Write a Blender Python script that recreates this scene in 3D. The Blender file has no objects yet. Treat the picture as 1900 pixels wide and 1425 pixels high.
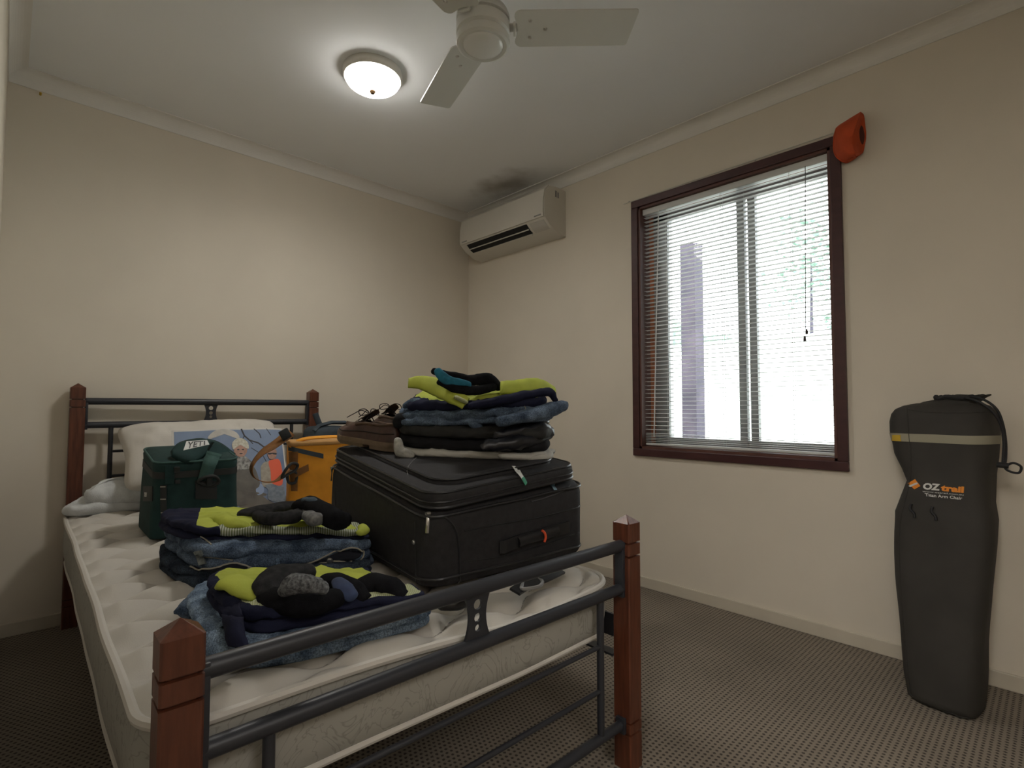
import bpy, bmesh, math, random
from mathutils import Vector, Matrix, noise
from mathutils.bvhtree import BVHTree
PI = math.pi
sc = bpy.context.scene
COL = sc.collection
rnd = random.Random(4)

# ------------------------------------------------------------------ camera
CAM = Vector((-2.48875, -3.06281, 0.95411))
FW = Vector((0.69236466, 0.7201525, 0.04485043)).normalized()
RT = Vector((0.72082619, -0.69311394, 0.00163111)).normalized()
UP = RT.cross(FW)
FPX = 977.3842
cam_d = bpy.data.cameras.new('camera')
cam_d.sensor_width = 36.0
cam_d.sensor_fit = 'HORIZONTAL'
cam_d.lens = FPX / 1900 * 36.0
cam_d.clip_start = 0.01
cam = bpy.data.objects.new('camera', cam_d)
COL.objects.link(cam)
RT2 = FW.cross(UP)
cam.matrix_world = Matrix(((RT2.x, UP.x, -FW.x, CAM.x), (RT2.y, UP.y, -FW.y, CAM.y), (RT2.z, UP.z, -FW.z, CAM.z), (0, 0, 0, 1)))
sc.camera = cam

def ray(px, py):
    return FW + RT * ((px - 950) / FPX) + UP * ((712.5 - py) / FPX)

# bed frame: u across (left post to right post), v from foot to head, z up
BO = Vector((-2.3041, -2.2077, 0)); TH = -0.0214
BED = Matrix.Translation(BO) @ Matrix.Rotation(TH, 4, 'Z')
BEDI = BED.inverted()
WORLD = Matrix.Identity(4)
CB = BEDI @ CAM
def rayb(px, py): return BEDI.to_3x3() @ ray(px, py)
def Z(px, py, z):                      # pixel -> bed frame point at height z
    r = rayb(px, py); return CB + r * ((z - CB.z) / r.z)
def V(px, py, v):
    r = rayb(px, py); return CB + r * ((v - CB.y) / r.y)
def Xw(px, py, x):
    r = ray(px, py); return CAM + r * ((x - CAM.x) / r.x)

# ------------------------------------------------------------------ materials
MATS = {}
def mat(name, col, rough=0.6, var=0.0, scale=20.0, bump=0.0, bscale=200.0, metal=0.0, spec=0.5, stretch=None, col2=None, sheen=0.0, emis=None, estr=0.0):
    if name in MATS: return MATS[name]
    m = bpy.data.materials.new(name); m.use_nodes = True
    nt = m.node_tree; b = nt.nodes['Principled BSDF']
    b.inputs['Base Color'].default_value = (*col, 1)
    b.inputs['Roughness'].default_value = rough
    b.inputs['Metallic'].default_value = metal
    b.inputs['Specular IOR Level'].default_value = spec
    if sheen: b.inputs['Sheen Weight'].default_value = sheen
    if emis:
        b.inputs['Emission Color'].default_value = (*emis, 1); b.inputs['Emission Strength'].default_value = estr
    tc = nt.nodes.new('ShaderNodeTexCoord'); mp = nt.nodes.new('ShaderNodeMapping')
    nt.links.new(tc.outputs['Object'], mp.inputs[0])
    if stretch: mp.inputs['Scale'].default_value = stretch
    if var > 0 or col2:
        n = nt.nodes.new('ShaderNodeTexNoise'); n.inputs['Scale'].default_value = scale; n.inputs['Detail'].default_value = 5
        nt.links.new(mp.outputs[0], n.inputs['Vector'])
        r = nt.nodes.new('ShaderNodeValToRGB'); r.color_ramp.elements[0].position = 0.32; r.color_ramp.elements[1].position = 0.68
        c2 = col2 if col2 else tuple(min(1, c * (1 + var)) for c in col)
        c1 = col if col2 else tuple(c * (1 - var) for c in col)
        r.color_ramp.elements[0].color = (*c1, 1); r.color_ramp.elements[1].color = (*c2, 1)
        nt.links.new(n.outputs['Fac'], r.inputs['Fac']); nt.links.new(r.outputs['Color'], b.inputs['Base Color'])
    if bump > 0:
        n2 = nt.nodes.new('ShaderNodeTexNoise'); n2.inputs['Scale'].default_value = bscale; n2.inputs['Detail'].default_value = 3
        nt.links.new(mp.outputs[0], n2.inputs['Vector'])
        bp = nt.nodes.new('ShaderNodeBump'); bp.inputs['Strength'].default_value = bump; bp.inputs['Distance'].default_value = 0.004
        nt.links.new(n2.outputs['Fac'], bp.inputs['Height']); nt.links.new(bp.outputs[0], b.inputs['Normal'])
    MATS[name] = m
    return m

M_wall = mat('wall_paint', (0.70, 0.64, 0.545), 0.75, var=0.03, scale=2.5, bump=0.06, bscale=60, spec=0.25)
M_ceil = mat('ceiling_paint', (0.83, 0.84, 0.85), 0.85, var=0.015, scale=2, bump=0.04, bscale=80, spec=0.2)
M_trim = mat('cornice_paint', (0.76, 0.74, 0.70), 0.6, var=0.02, scale=5)
M_base = mat('baseboard_paint', (0.56, 0.51, 0.42), 0.5, var=0.05, scale=6)
M_wood = mat('stained_wood', (0.070, 0.020, 0.010), 0.33, col2=(0.135, 0.042, 0.021), scale=14, stretch=(6, 6, 0.7), bump=0.08, bscale=40)
M_groove = mat('dark_groove', (0.02, 0.01, 0.01), 0.8)
M_black = mat('black_steel', (0.024, 0.026, 0.033), 0.42, spec=0.5, bump=0.03, bscale=300)
M_frame = mat('window_timber', (0.06, 0.022, 0.022), 0.4, var=0.15, scale=10, stretch=(1, 1, 3))
M_reveal = mat('window_reveal_timber', (0.10, 0.04, 0.03), 0.5, var=0.15, scale=10)
M_brickrev = mat('outer_brick_reveal', (0.36, 0.12, 0.05), 0.8, var=0.2, scale=12)
M_alu = mat('window_aluminium', (0.32, 0.33, 0.33), 0.45, metal=0.2)
M_blind = mat('blind_slat', (0.62, 0.63, 0.62), 0.45)
M_white = mat('white_plastic', (0.62, 0.59, 0.53), 0.35, var=0.02, scale=4)
M_fan = mat('fan_white', (0.60, 0.60, 0.57), 0.4, var=0.02, scale=5)
M_dark = mat('dark_void', (0.008, 0.008, 0.008), 0.8)
M_chrome = mat('dull_chrome', (0.55, 0.54, 0.52), 0.28, metal=0.9)
M_suit = mat('black_suitcase_cloth', (0.021, 0.020, 0.022), 0.75, var=0.25, scale=60, bump=0.35, bscale=900, spec=0.35)
M_suit2 = mat('black_suitcase_trim', (0.014, 0.014, 0.016), 0.38, spec=0.5, bump=0.05, bscale=200)
M_green = mat('green_cooler_cloth', (0.012, 0.037, 0.036), 0.8, var=0.15, scale=30, bump=0.15, bscale=700, spec=0.3)
M_green_l = mat('green_webbing', (0.035, 0.085, 0.075), 0.85, var=0.1, scale=80)
M_blackweb = mat('black_webbing', (0.012, 0.014, 0.014), 0.6)
M_orange = mat('orange_cooler_cloth', (0.78, 0.33, 0.03), 0.7, var=0.08, scale=20, bump=0.12, bscale=600, spec=0.3)
M_tan = mat('tan_lid', (0.50, 0.27, 0.09), 0.75, var=0.1, scale=20)
M_brown = mat('brown_webbing', (0.20, 0.085, 0.02), 0.8, var=0.15, scale=60)
M_slate = mat('slate_bag', (0.035, 0.05, 0.065), 0.8, var=0.15, scale=30, bump=0.15, bscale=500)
M_denim_l = mat('light_denim', (0.075, 0.115, 0.185), 0.9, col2=(0.27, 0.36, 0.48), scale=26, bump=0.5, bscale=500, spec=0.15)
M_denim = mat('blue_denim', (0.030, 0.047, 0.080), 0.9, col2=(0.14, 0.19, 0.27), scale=22, bump=0.5, bscale=500, spec=0.15)
M_denim_d = mat('dark_denim', (0.015, 0.021, 0.036), 0.9, col2=(0.050, 0.068, 0.095), scale=22, bump=0.5, bscale=500, spec=0.15)
def speckle(m, sc_=330, amt=.45):
    nt = m.node_tree; b = nt.nodes['Principled BSDF']; src = b.inputs['Base Color'].links[0].from_socket
    n = nt.nodes.new('ShaderNodeTexNoise'); n.inputs['Scale'].default_value = sc_; n.inputs['Detail'].default_value = 2; tc = nt.nodes.new('ShaderNodeTexCoord'); nt.links.new(tc.outputs['Object'], n.inputs['Vector'])
    r = nt.nodes.new('ShaderNodeValToRGB'); r.color_ramp.elements[0].position = .35; r.color_ramp.elements[1].position = .65; r.color_ramp.elements[0].color = (1 - amt, 1 - amt, 1 - amt, 1); r.color_ramp.elements[1].color = (1 + amt * .8, 1 + amt * .8, 1 + amt * .8, 1)
    x = nt.nodes.new('ShaderNodeMixRGB'); x.blend_type = 'MULTIPLY'; x.inputs[0].default_value = 1; nt.links.new(n.outputs['Fac'], r.inputs['Fac']); nt.links.new(src, x.inputs[1]); nt.links.new(r.outputs['Color'], x.inputs[2]); nt.links.new(x.outputs[0], b.inputs['Base Color'])
for m_ in (M_denim, M_denim_d, M_denim_l): speckle(m_)
M_stitch = mat('pale_stitching', (0.32, 0.30, 0.25), 0.9)
M_navy = mat('navy_cotton', (0.013, 0.015, 0.036), 0.9, var=0.25, scale=20, bump=0.2, bscale=500, spec=0.15)
M_hivis = mat('hi_vis_yellow', (0.42, 0.47, 0.075), 0.8, var=0.12, scale=14, bump=0.15, bscale=500, spec=0.2)
M_blacksock = mat('black_knit', (0.009, 0.009, 0.011), 0.95, var=0.3, scale=60, bump=0.5, bscale=700, spec=0.1)
M_darksock = mat('charcoal_knit', (0.030, 0.030, 0.032), 0.95, var=0.35, scale=60, bump=0.5, bscale=700, spec=0.1)
M_heather = mat('heather_grey_knit', (0.045, 0.047, 0.05), 0.95, col2=(0.22, 0.23, 0.24), scale=170, bump=0.5, bscale=500, spec=0.1)
M_bluesock = mat('blue_knit', (0.030, 0.045, 0.10), 0.95, var=0.2, scale=60)
M_teal = mat('teal_knit', (0.012, 0.13, 0.21), 0.9, var=0.25, scale=50)
M_blackcloth = mat('black_trouser', (0.010, 0.010, 0.012), 0.85, var=0.3, scale=25, bump=0.3, bscale=600, spec=0.2)
M_satin = mat('black_satin', (0.010, 0.011, 0.016), 0.38, var=0.3, scale=18, spec=0.6)
M_whitecloth = mat('white_cotton', (0.44, 0.43, 0.40), 0.9, var=0.06, scale=18, bump=0.2, bscale=500)
M_pillow = mat('pillow_cotton', (0.60, 0.57, 0.52), 0.9, var=0.04, scale=8, bump=0.15, bscale=300)
M_blanket = mat('blue_grey_blanket', (0.62, 0.64, 0.65), 0.95, var=0.12, scale=30, bump=0.5, bscale=350)
M_leather = mat('brown_leather', (0.050, 0.020, 0.014), 0.5, var=0.3, scale=30, bump=0.1, bscale=200)
M_leather2 = mat('brown_nubuck', (0.075, 0.042, 0.024), 0.85, var=0.25, scale=40)
M_sole = mat('tan_rubber', (0.15, 0.105, 0.07), 0.8, var=0.15, scale=40)
M_lace = mat('dark_lace', (0.015, 0.008, 0.006), 0.8)
M_bag = mat('olive_polyester', (0.040, 0.037, 0.033), 0.7, var=0.12, scale=8, bump=0.12, bscale=700, spec=0.3)
M_bagstripe = mat('cream_tape', (0.30, 0.28, 0.21), 0.8)
M_logo_o = mat('logo_orange', (0.75, 0.25, 0.02), 0.7)
M_logo_w = mat('logo_white', (0.62, 0.62, 0.60), 0.7)
M_yellow = mat('yellow_mark', (0.55, 0.36, 0.03), 0.7)
M_cord = mat('black_cord', (0.01, 0.01, 0.012), 0.7)
M_hat = mat('orange_felt', (0.50, 0.065, 0.012), 0.75, var=0.15, scale=14, bump=0.15, bscale=200)
M_redcord = mat('orange_string', (0.70, 0.09, 0.03), 0.7)
M_tagg = mat('green_tag', (0.02, 0.25, 0.14), 0.6)
M_brick = mat('brick_post', (0.030, 0.028, 0.045), 0.9, col2=(0.060, 0.052, 0.075), scale=8)
M_leaf = mat('foliage', (0.16, 0.26, 0.20), 0.8, var=0.4, scale=20)
M_fence = mat('pale_fence', (0.60, 0.66, 0.62), 0.8, var=0.05, scale=5)
M_ground = mat('pale_paving', (0.62, 0.60, 0.56), 0.9, var=0.05, scale=3)
M_hall = mat('added_hall_wall', (0.55, 0.50, 0.42), 0.8)

def carpet():
    m = bpy.data.materials.new('carpet'); m.use_nodes = True; nt = m.node_tree; b = nt.nodes['Principled BSDF']
    b.inputs['Roughness'].default_value = 0.95; b.inputs['Specular IOR Level'].default_value = 0.1
    N = nt.nodes.new; L = nt.links.new
    tc = N('ShaderNodeTexCoord'); sep = N('ShaderNodeSeparateXYZ'); L(tc.outputs['Object'], sep.inputs[0])
    def math_(op, a, bb=None):
        n = N('ShaderNodeMath'); n.operation = op
        for i, x in enumerate((a, bb)):
            if x is None: continue
            if isinstance(x, (int, float)): n.inputs[i].default_value = x
            else: L(x, n.inputs[i])
        return n.outputs[0]
    px, py = 0.0155, 0.0155
    row = math_('FLOOR', math_('DIVIDE', sep.outputs['Y'], py))
    off = math_('MULTIPLY', math_('MODULO', math_('ABSOLUTE', row), 2.0), 0.5)
    fx = math_('SUBTRACT', math_('FRACT', math_('ADD', math_('DIVIDE', sep.outputs['X'], px), off)), 0.5)
    fy = math_('SUBTRACT', math_('FRACT', math_('DIVIDE', sep.outputs['Y'], py)), 0.5)
    d = math_('SQRT', math_('ADD', math_('MULTIPLY', fx, fx), math_('MULTIPLY', fy, fy)))
    n1 = N('ShaderNodeTexNoise'); n1.inputs['Scale'].default_value = 260; L(tc.outputs['Object'], n1.inputs['Vector'])
    d2 = math_('ADD', d, math_('MULTIPLY', math_('SUBTRACT', n1.outputs['Fac'], 0.5), 0.35))
    r = N('ShaderNodeValToRGB'); r.color_ramp.elements[0].position = 0.20; r.color_ramp.elements[1].position = 0.34
    r.color_ramp.elements[0].color = (0.070, 0.055, 0.045, 1); r.color_ramp.elements[1].color = (0.30, 0.255, 0.20, 1)
    L(d2, r.inputs['Fac'])
    n3 = N('ShaderNodeTexNoise'); n3.inputs['Scale'].default_value = 3; n3.inputs['Detail'].default_value = 4; L(tc.outputs['Object'], n3.inputs['Vector'])
    mx = N('ShaderNodeMixRGB'); mx.blend_type = 'MULTIPLY'; mx.inputs[0].default_value = 0.5
    L(r.outputs['Color'], mx.inputs[1]); L(n3.outputs['Fac'], mx.inputs[2]); 
    g = N('ShaderNodeBrightContrast'); g.inputs['Bright'].default_value = 0.02; L(mx.outputs[0], g.inputs[0])
    L(g.outputs[0], b.inputs['Base Color'])
    bp = N('ShaderNodeBump'); bp.inputs['Strength'].default_value = 0.5; bp.inputs['Distance'].default_value = 0.003
    L(d2, bp.inputs['Height']); L(bp.outputs[0], b.inputs['Normal'])
    return m
M_carpet = carpet()

def striped(name, ca, cb, period, axis='X', width=0.5):
    m = bpy.data.materials.new(name); m.use_nodes = True; nt = m.node_tree; b = nt.nodes['Principled BSDF']
    b.inputs['Roughness'].default_value = 0.7
    tc = nt.nodes.new('ShaderNodeTexCoord'); mp = nt.nodes.new('ShaderNodeMapping'); nt.links.new(tc.outputs['Object'], mp.inputs[0])
    mp.inputs['Rotation'].default_value = (0, 0, 0.35)
    w = nt.nodes.new('ShaderNodeTexWave'); w.bands_direction = axis; w.inputs['Scale'].default_value = 1 / period / 3.18
    nt.links.new(mp.outputs[0], w.inputs['Vector'])
    r = nt.nodes.new('ShaderNodeValToRGB'); r.color_ramp.elements[0].position = width - .06; r.color_ramp.elements[1].position = width + .06
    r.color_ramp.elements[0].color = (*ca, 1); r.color_ramp.elements[1].color = (*cb, 1)
    nt.links.new(w.outputs['Fac'], r.inputs['Fac']); nt.links.new(r.outputs['Color'], b.inputs['Base Color'])
    return m
M_reflect = striped('reflective_stripe', (0.13, 0.16, 0.07), (0.42, 0.44, 0.36), 0.006)
M_mesh = striped('pale_reflective_band', (0.30, 0.33, 0.14), (0.44, 0.46, 0.30), 0.004)

def border_mat():
    m = mat('mattress_border', (0.43, 0.42, 0.36), 0.7, var=0.03, scale=10)
    nt = m.node_tree; b = nt.nodes['Principled BSDF']
    tc = nt.nodes.new('ShaderNodeTexCoord'); n = nt.nodes.new('ShaderNodeTexNoise'); n.inputs['Scale'].default_value = 9; n.inputs['Detail'].default_value = 2; n.inputs['Distortion'].default_value = 3.5
    nt.links.new(tc.outputs['Object'], n.inputs['Vector'])
    r = nt.nodes.new('ShaderNodeValToRGB')
    e = r.color_ramp.elements; e[0].position = 0.470; e[0].color = (0.34, 0.33, 0.295, 1); e[1].position = 0.53; e[1].color = (0.34, 0.33, 0.295, 1)
    k = e.new(0.5); k.color = (0.24, 0.235, 0.205, 1)
    nt.links.new(n.outputs['Fac'], r.inputs['Fac']); nt.links.new(r.outputs['Color'], b.inputs['Base Color'])
    return m
M_border = border_mat()
M_quilt = mat('mattress_quilt', (0.54, 0.51, 0.46), 0.8, var=0.03, scale=12, bump=0.12, bscale=500)
M_piping = mat('mattress_piping', (0.60, 0.57, 0.52), 0.6)

def glass_mat():
    m = bpy.data.materials.new('window_glass'); m.use_nodes = True; nt = m.node_tree
    for n in list(nt.nodes):
        if n.type != 'OUTPUT_MATERIAL': nt.nodes.remove(n)
    out = [n for n in nt.nodes if n.type == 'OUTPUT_MATERIAL'][0]
    t = nt.nodes.new('ShaderNodeBsdfTransparent'); t.inputs[0].default_value = (0.96, 0.97, 0.97, 1)
    g = nt.nodes.new('ShaderNodeBsdfGlossy'); g.inputs['Roughness'].default_value = 0.02
    f = nt.nodes.new('ShaderNodeFresnel'); f.inputs[0].default_value = 1.45
    x = nt.nodes.new('ShaderNodeMixShader'); nt.links.new(f.outputs[0], x.inputs[0]); nt.links.new(t.outputs[0], x.inputs[1]); nt.links.new(g.outputs[0], x.inputs[2])
    nt.links.new(x.outputs[0], out.inputs[0])
    return m
M_glass = glass_mat()

# ------------------------------------------------------------------ object helpers
MW = {}
def thing(name, label, cat, loc=(0, 0, 0), F=WORLD, rz=0.0, group=None):
    o = bpy.data.objects.new(name, None); COL.objects.link(o); o.empty_display_size = 0.1
    m = F @ Matrix.Translation(loc) @ Matrix.Rotation(rz, 4, 'Z')
    o.matrix_world = m; MW[o.name] = m.copy()
    o['label'] = label; o['category'] = cat
    if group: o['group'] = group
    return o
def obj(name, bm, m, parent=None, F=WORLD, smooth=True, label=None, angle=40, kind=None):
    """link a bmesh (coordinates in frame F) as one mesh object; parented if parent given"""
    bm.transform(F)
    bmesh.ops.recalc_face_normals(bm, faces=bm.faces)
    me = bpy.data.meshes.new(name)
    if parent is None:
        xs = [v.co for v in bm.verts]
        lo = Vector((min(c.x for c in xs), min(c.y for c in xs), min(c.z for c in xs))); hi = Vector((max(c.x for c in xs), max(c.y for c in xs), max(c.z for c in xs)))
        base = Matrix.Translation(((lo.x + hi.x) / 2, (lo.y + hi.y) / 2, lo.z))
        bm.transform(base.inverted()); W = base
    else:
        pm = MW[parent.name]; bm.transform(pm.inverted()); W = pm
    for f in bm.faces: f.smooth = smooth
    if smooth and angle:
        a = math.radians(angle)
        for e in bm.edges:
            if len(e.link_faces) == 2 and e.calc_face_angle(0) > a: e.smooth = False
    bm.to_mesh(me); bm.free()
    if isinstance(m, (list, tuple)):
        for x in m: me.materials.append(x)
    else: me.materials.append(m)
    o = bpy.data.objects.new(name, me); COL.objects.link(o)
    if parent is None: o.matrix_world = W
    else: o.parent = parent
    MW[o.name] = W.copy()
    if label: o['label'] = label
    if kind: o['kind'] = kind
    return o
def tag(o, label, cat, group=None):
    o['label'] = label; o['category'] = cat
    if group: o['group'] = group
    return o
def struct(name, bm, m, parent=None, smooth=False):
    o = obj(name, bm, m, parent, smooth=smooth)
    if parent is None: o['kind'] = 'structure'
    return o

def bx(bm, x0, x1, y0, y1, z0, z1, bev=0.0, seg=2, M=None):
    r = bmesh.ops.create_cube(bm, size=1.0)
    vs = r['verts']
    for v in vs: v.co = Vector((x0 + (v.co.x + .5) * (x1 - x0), y0 + (v.co.y + .5) * (y1 - y0), z0 + (v.co.z + .5) * (z1 - z0)))
    if bev > 0:
        es = list({e for v in vs for e in v.link_edges})
        rr = bmesh.ops.bevel(bm, geom=es, offset=bev, segments=seg, affect='EDGES', profile=0.5)
        vs = list({v for f in rr['faces'] for v in f.verts} | {v for v in vs if v.is_valid})
    if M is not None:
        for v in vs: v.co = M @ v.co
    return vs
def NB(): return bmesh.new()
def box(*a, **k):
    bm = NB(); bx(bm, *a, **k); return bm
def frames(pts, closed=False):
    n = len(pts); out = []; up = None
    for i in range(n):
        a = pts[(i - 1) % n] if (closed or i > 0) else pts[i]; b = pts[(i + 1) % n] if (closed or i < n - 1) else pts[i]
        t = (b - a); t = t.normalized() if t.length > 1e-9 else Vector((0, 0, 1))
        if up is None:
            r = Vector((0, 0, 1)) if abs(t.z) < 0.9 else Vector((1, 0, 0))
            up = (r - t * r.dot(t)).normalized()
        else:
            up = (up - t * up.dot(t)); up = up.normalized() if up.length > 1e-6 else Vector((0, 0, 1))
        out.append((t, t.cross(up).normalized(), up.copy()))
    return out
def tube(bm, pts, r, n=10, closed=False, caps=True, flat=None):
    """flat=(a,b): elliptical radii factors side/up"""
    pts = [Vector(p) for p in pts]; fr = frames(pts, closed); rings = []
    for i, p in enumerate(pts):
        rr = r[i] if isinstance(r, (list, tuple)) else r
        t, s, u = fr[i]; fa, fb = flat if flat else (1, 1)
        rings.append([bm.verts.new(p + s * (math.cos(2 * PI * k / n) * rr * fa) + u * (math.sin(2 * PI * k / n) * rr * fb)) for k in range(n)])
    m = len(rings)
    for i in range(m if closed else m - 1):
        A, B = rings[i], rings[(i + 1) % m]
        for k in range(n): bm.faces.new((A[k], A[(k + 1) % n], B[(k + 1) % n], B[k]))
    if caps and not closed:
        bm.faces.new(rings[0][::-1]); bm.faces.new(rings[-1])
def ctube(pts, r, **k):
    bm = NB(); tube(bm, pts, r, **k); return bm
def cat(pts, n=8, closed=False):
    pts = [Vector(p) for p in pts]; m = len(pts); out = []
    rng = range(m) if closed else range(m - 1)
    for i in rng:
        p0 = pts[(i - 1) % m] if (closed or i > 0) else pts[0]; p1 = pts[i]; p2 = pts[(i + 1) % m]
        p3 = pts[(i + 2) % m] if (closed or i + 2 < m) else pts[-1]
        for k in range(n):
            t = k / n
            out.append(0.5 * ((2 * p1) + (p2 - p0) * t + (2 * p0 - 5 * p1 + 4 * p2 - p3) * t * t + (3 * p1 - p0 - 3 * p2 + p3) * t ** 3))
    if not closed: out.append(pts[-1].copy())
    return out
def lathe(bm, prof, c, n=40, axis=None):
    rings = []
    for r, z in prof:
        if r < 1e-6: rings.append([bm.verts.new((c[0], c[1], c[2] + z))])
        else: rings.append([bm.verts.new((c[0] + r * math.cos(2 * PI * k / n), c[1] + r * math.sin(2 * PI * k / n), c[2] + z)) for k in range(n)])
    for A, B in zip(rings, rings[1:]):
        if len(A) == 1 and len(B) == 1: continue
        for k in range(n):
            k2 = (k + 1) % n
            if len(A) == 1: bm.faces.new((A[0], B[k2], B[k]))
            elif len(B) == 1: bm.faces.new((A[k], A[k2], B[0]))
            else: bm.faces.new((A[k], A[k2], B[k2], B[k]))
def rr_outline(w, l, r, n=6):
    """rounded rectangle 0..w x 0..l, list of (x,y)"""
    r = min(r, w / 2 - 1e-4, l / 2 - 1e-4); out = []
    for cx, cy, a0 in ((w - r, r, -PI / 2), (w - r, l - r, 0), (r, l - r, PI / 2), (r, r, PI)):
        for k in range(n + 1):
            a = a0 + PI / 2 * k / n; out.append((cx + r * math.cos(a), cy + r * math.sin(a)))
    return out
def loft(bm, rings, caps=True, closed=True):
    R = [[bm.verts.new(p) for p in ring] for ring in rings]; n = len(R[0])
    for A, B in zip(R, R[1:]):
        for k in range(n if closed else n - 1): bm.faces.new((A[k], A[(k + 1) % n], B[(k + 1) % n], B[k]))
    if caps:
        bm.faces.new(R[0][::-1]); bm.faces.new(R[-1])
    return R
def rrloft(secs, n=6, warp=None, nz=None):
    """secs: (z, x0, x1, y0, y1, r)"""
    bm = NB(); rings = []
    for z, x0, x1, y0, y1, r in secs:
        rings.append([Vector((x0 + x, y0 + y, z)) for x, y in rr_outline(x1 - x0, y1 - y0, r, n)])
    loft(bm, rings)
    if warp:
        for v in bm.verts: v.co = warp(v.co)
    return bm
def rounded_slab_secs(z0, z1, x0, x1, y0, y1, r, e, k=4):
    s = []
    for i in range(k + 1):
        a = PI / 2 * i / k; s.append((z0 + e - e * math.cos(a), x0 + e - e * math.sin(a), x1 - e + e * math.sin(a), y0 + e - e * math.sin(a), y1 - e + e * math.sin(a), r))
    for i in range(k + 1):
        a = PI / 2 * i / k; s.append((z1 - e + e * math.sin(a), x0 + e - e * math.cos(a), x1 - e + e * math.cos(a), y0 + e - e * math.cos(a), y1 - e + e * math.cos(a), r))
    return s
def subdiv(bm, cuts=1, smooth=0.0):
    bmesh.ops.subdivide_edges(bm, edges=bm.edges, cuts=cuts, use_grid_fill=True, smooth=smooth)
def wob(bm, amp, f, seed=0.0):
    for v in bm.verts: v.co += noise.noise_vector(v.co * f + Vector((seed, seed * 2, 3))) * amp
def ribbon(pts, wdir, w, t, n=8, closed=False):
    """flat strap along pts; wdir: vector or list giving the width direction"""
    P = cat(pts, n, closed) if n > 1 else [Vector(p) for p in pts]
    m = len(P); bm = NB(); rings = []
    fr = frames(P, closed)
    for i, p in enumerate(P):
        if isinstance(wdir, list):
            f = i / (m - 1) * (len(wdir) - 1); a = int(min(f, len(wdir) - 2)); wd = Vector(wdir[a]).lerp(Vector(wdir[a + 1]), f - a)
        else: wd = Vector(wdir)
        T = fr[i][0]; wd = (wd - T * wd.dot(T)).normalized(); nn = T.cross(wd)
        ww = w[int(i / max(1, m - 1) * (len(w) - 1) + .5)] if isinstance(w, (list, tuple)) else w
        rings.append([p + wd * ww / 2 + nn * t / 2, p - wd * ww / 2 + nn * t / 2, p - wd * ww / 2 - nn * t / 2, p + wd * ww / 2 - nn * t / 2])
    R = [[bm.verts.new(q) for q in r] for r in rings]
    for i in range(m if closed else m - 1):
        A, B = R[i], R[(i + 1) % m]
        for k in range(4): bm.faces.new((A[k], A[(k + 1) % 4], B[(k + 1) % 4], B[k]))
    if not closed: bm.faces.new(R[0][::-1]); bm.faces.new(R[-1])
    return bm
def curve_mesh(polys, depth, M, bev=0.0):
    """2D polygons (even-odd holes) extruded to a solid, via a curve datablock"""
    cu = bpy.data.curves.new('tmp', 'CURVE'); cu.dimensions = '2D'; cu.fill_mode = 'BOTH'; cu.extrude = depth / 2; cu.bevel_depth = bev
    for pl in polys:
        s = cu.splines.new('POLY'); s.points.add(len(pl) - 1); s.use_cyclic_u = True
        for p, q in zip(s.points, pl): p.co = (q[0], q[1], 0, 1)
    o = bpy.data.objects.new('tmp', cu); me = bpy.data.meshes.new_from_object(o)
    bm = NB(); bm.from_mesh(me); bm.transform(M); bpy.data.objects.remove(o); bpy.data.meshes.remove(me)
    return bm
def text_mesh(s, size, depth, M, shear=0.0, bold=0.0, space=1.0):
    cu = bpy.data.curves.new('tmp', 'FONT'); cu.body = s; cu.size = size; cu.extrude = depth / 2; cu.shear = shear; cu.offset = bold; cu.space_character = space
    cu.align_x = 'LEFT'; cu.align_y = 'BOTTOM_BASELINE'; cu.resolution_u = 3
    o = bpy.data.objects.new('tmp', cu); me = bpy.data.meshes.new_from_object(o)
    bm = NB(); bm.from_mesh(me); bm.transform(M); bpy.data.objects.remove(o); bpy.data.meshes.remove(me)
    return bm
def basis(o, x, y):
    x = Vector(x).normalized(); y = Vector(y); y = (y - x * y.dot(x)).normalized(); z = x.cross(y)
    return Matrix(((x.x, y.x, z.x, o[0]), (x.y, y.y, z.y, o[1]), (x.z, y.z, z.z, o[2]), (0, 0, 0, 1)))
def tree_of(*objs, F=BED):
    """BVH of built objects in frame F"""
    vs = []; fs = []; Fi = F.inverted()
    for o in objs:
        W = Fi @ MW[o.name]; k = len(vs)
        vs += [W @ v.co for v in o.data.vertices]; fs += [[i + k for i in p.vertices] for p in o.data.polygons]
    return BVHTree.FromPolygons(vs, fs)
def on(tree, px, py, off=0.0, F=BED):
    Fi = F.inverted(); o = Fi @ CAM; d = (Fi.to_3x3() @ ray(px, py)).normalized()
    h = tree.ray_cast(o, d)
    if h[0] is None:
        for r_ in (1.5, 3, 5, 8, 12):
            for k in range(12):
                d = (Fi.to_3x3() @ ray(px + r_ * math.cos(k * PI / 6), py + r_ * math.sin(k * PI / 6))).normalized(); h = tree.ray_cast(o, d)
                if h[0] is not None: break
            if h[0] is not None: break
    if h[0] is None:
        print('no hit', px, py); return None
    n = h[1] if h[1].dot(d) < 0 else -h[1]
    return h[0] + n * off
def onpath(tree, pts, off, F=BED, n=5):
    P = [Vector((x, y, 0)) for x, y in pts]; P = cat(P, n) if n > 1 else P
    out = [on(tree, p.x, p.y, off, F) for p in P]
    out = [p for p in out if p is not None]; res = []
    for p in out:
        if not res or 0.0008 < (p - res[-1]).length < 0.08: res.append(p)
    return res

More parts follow.
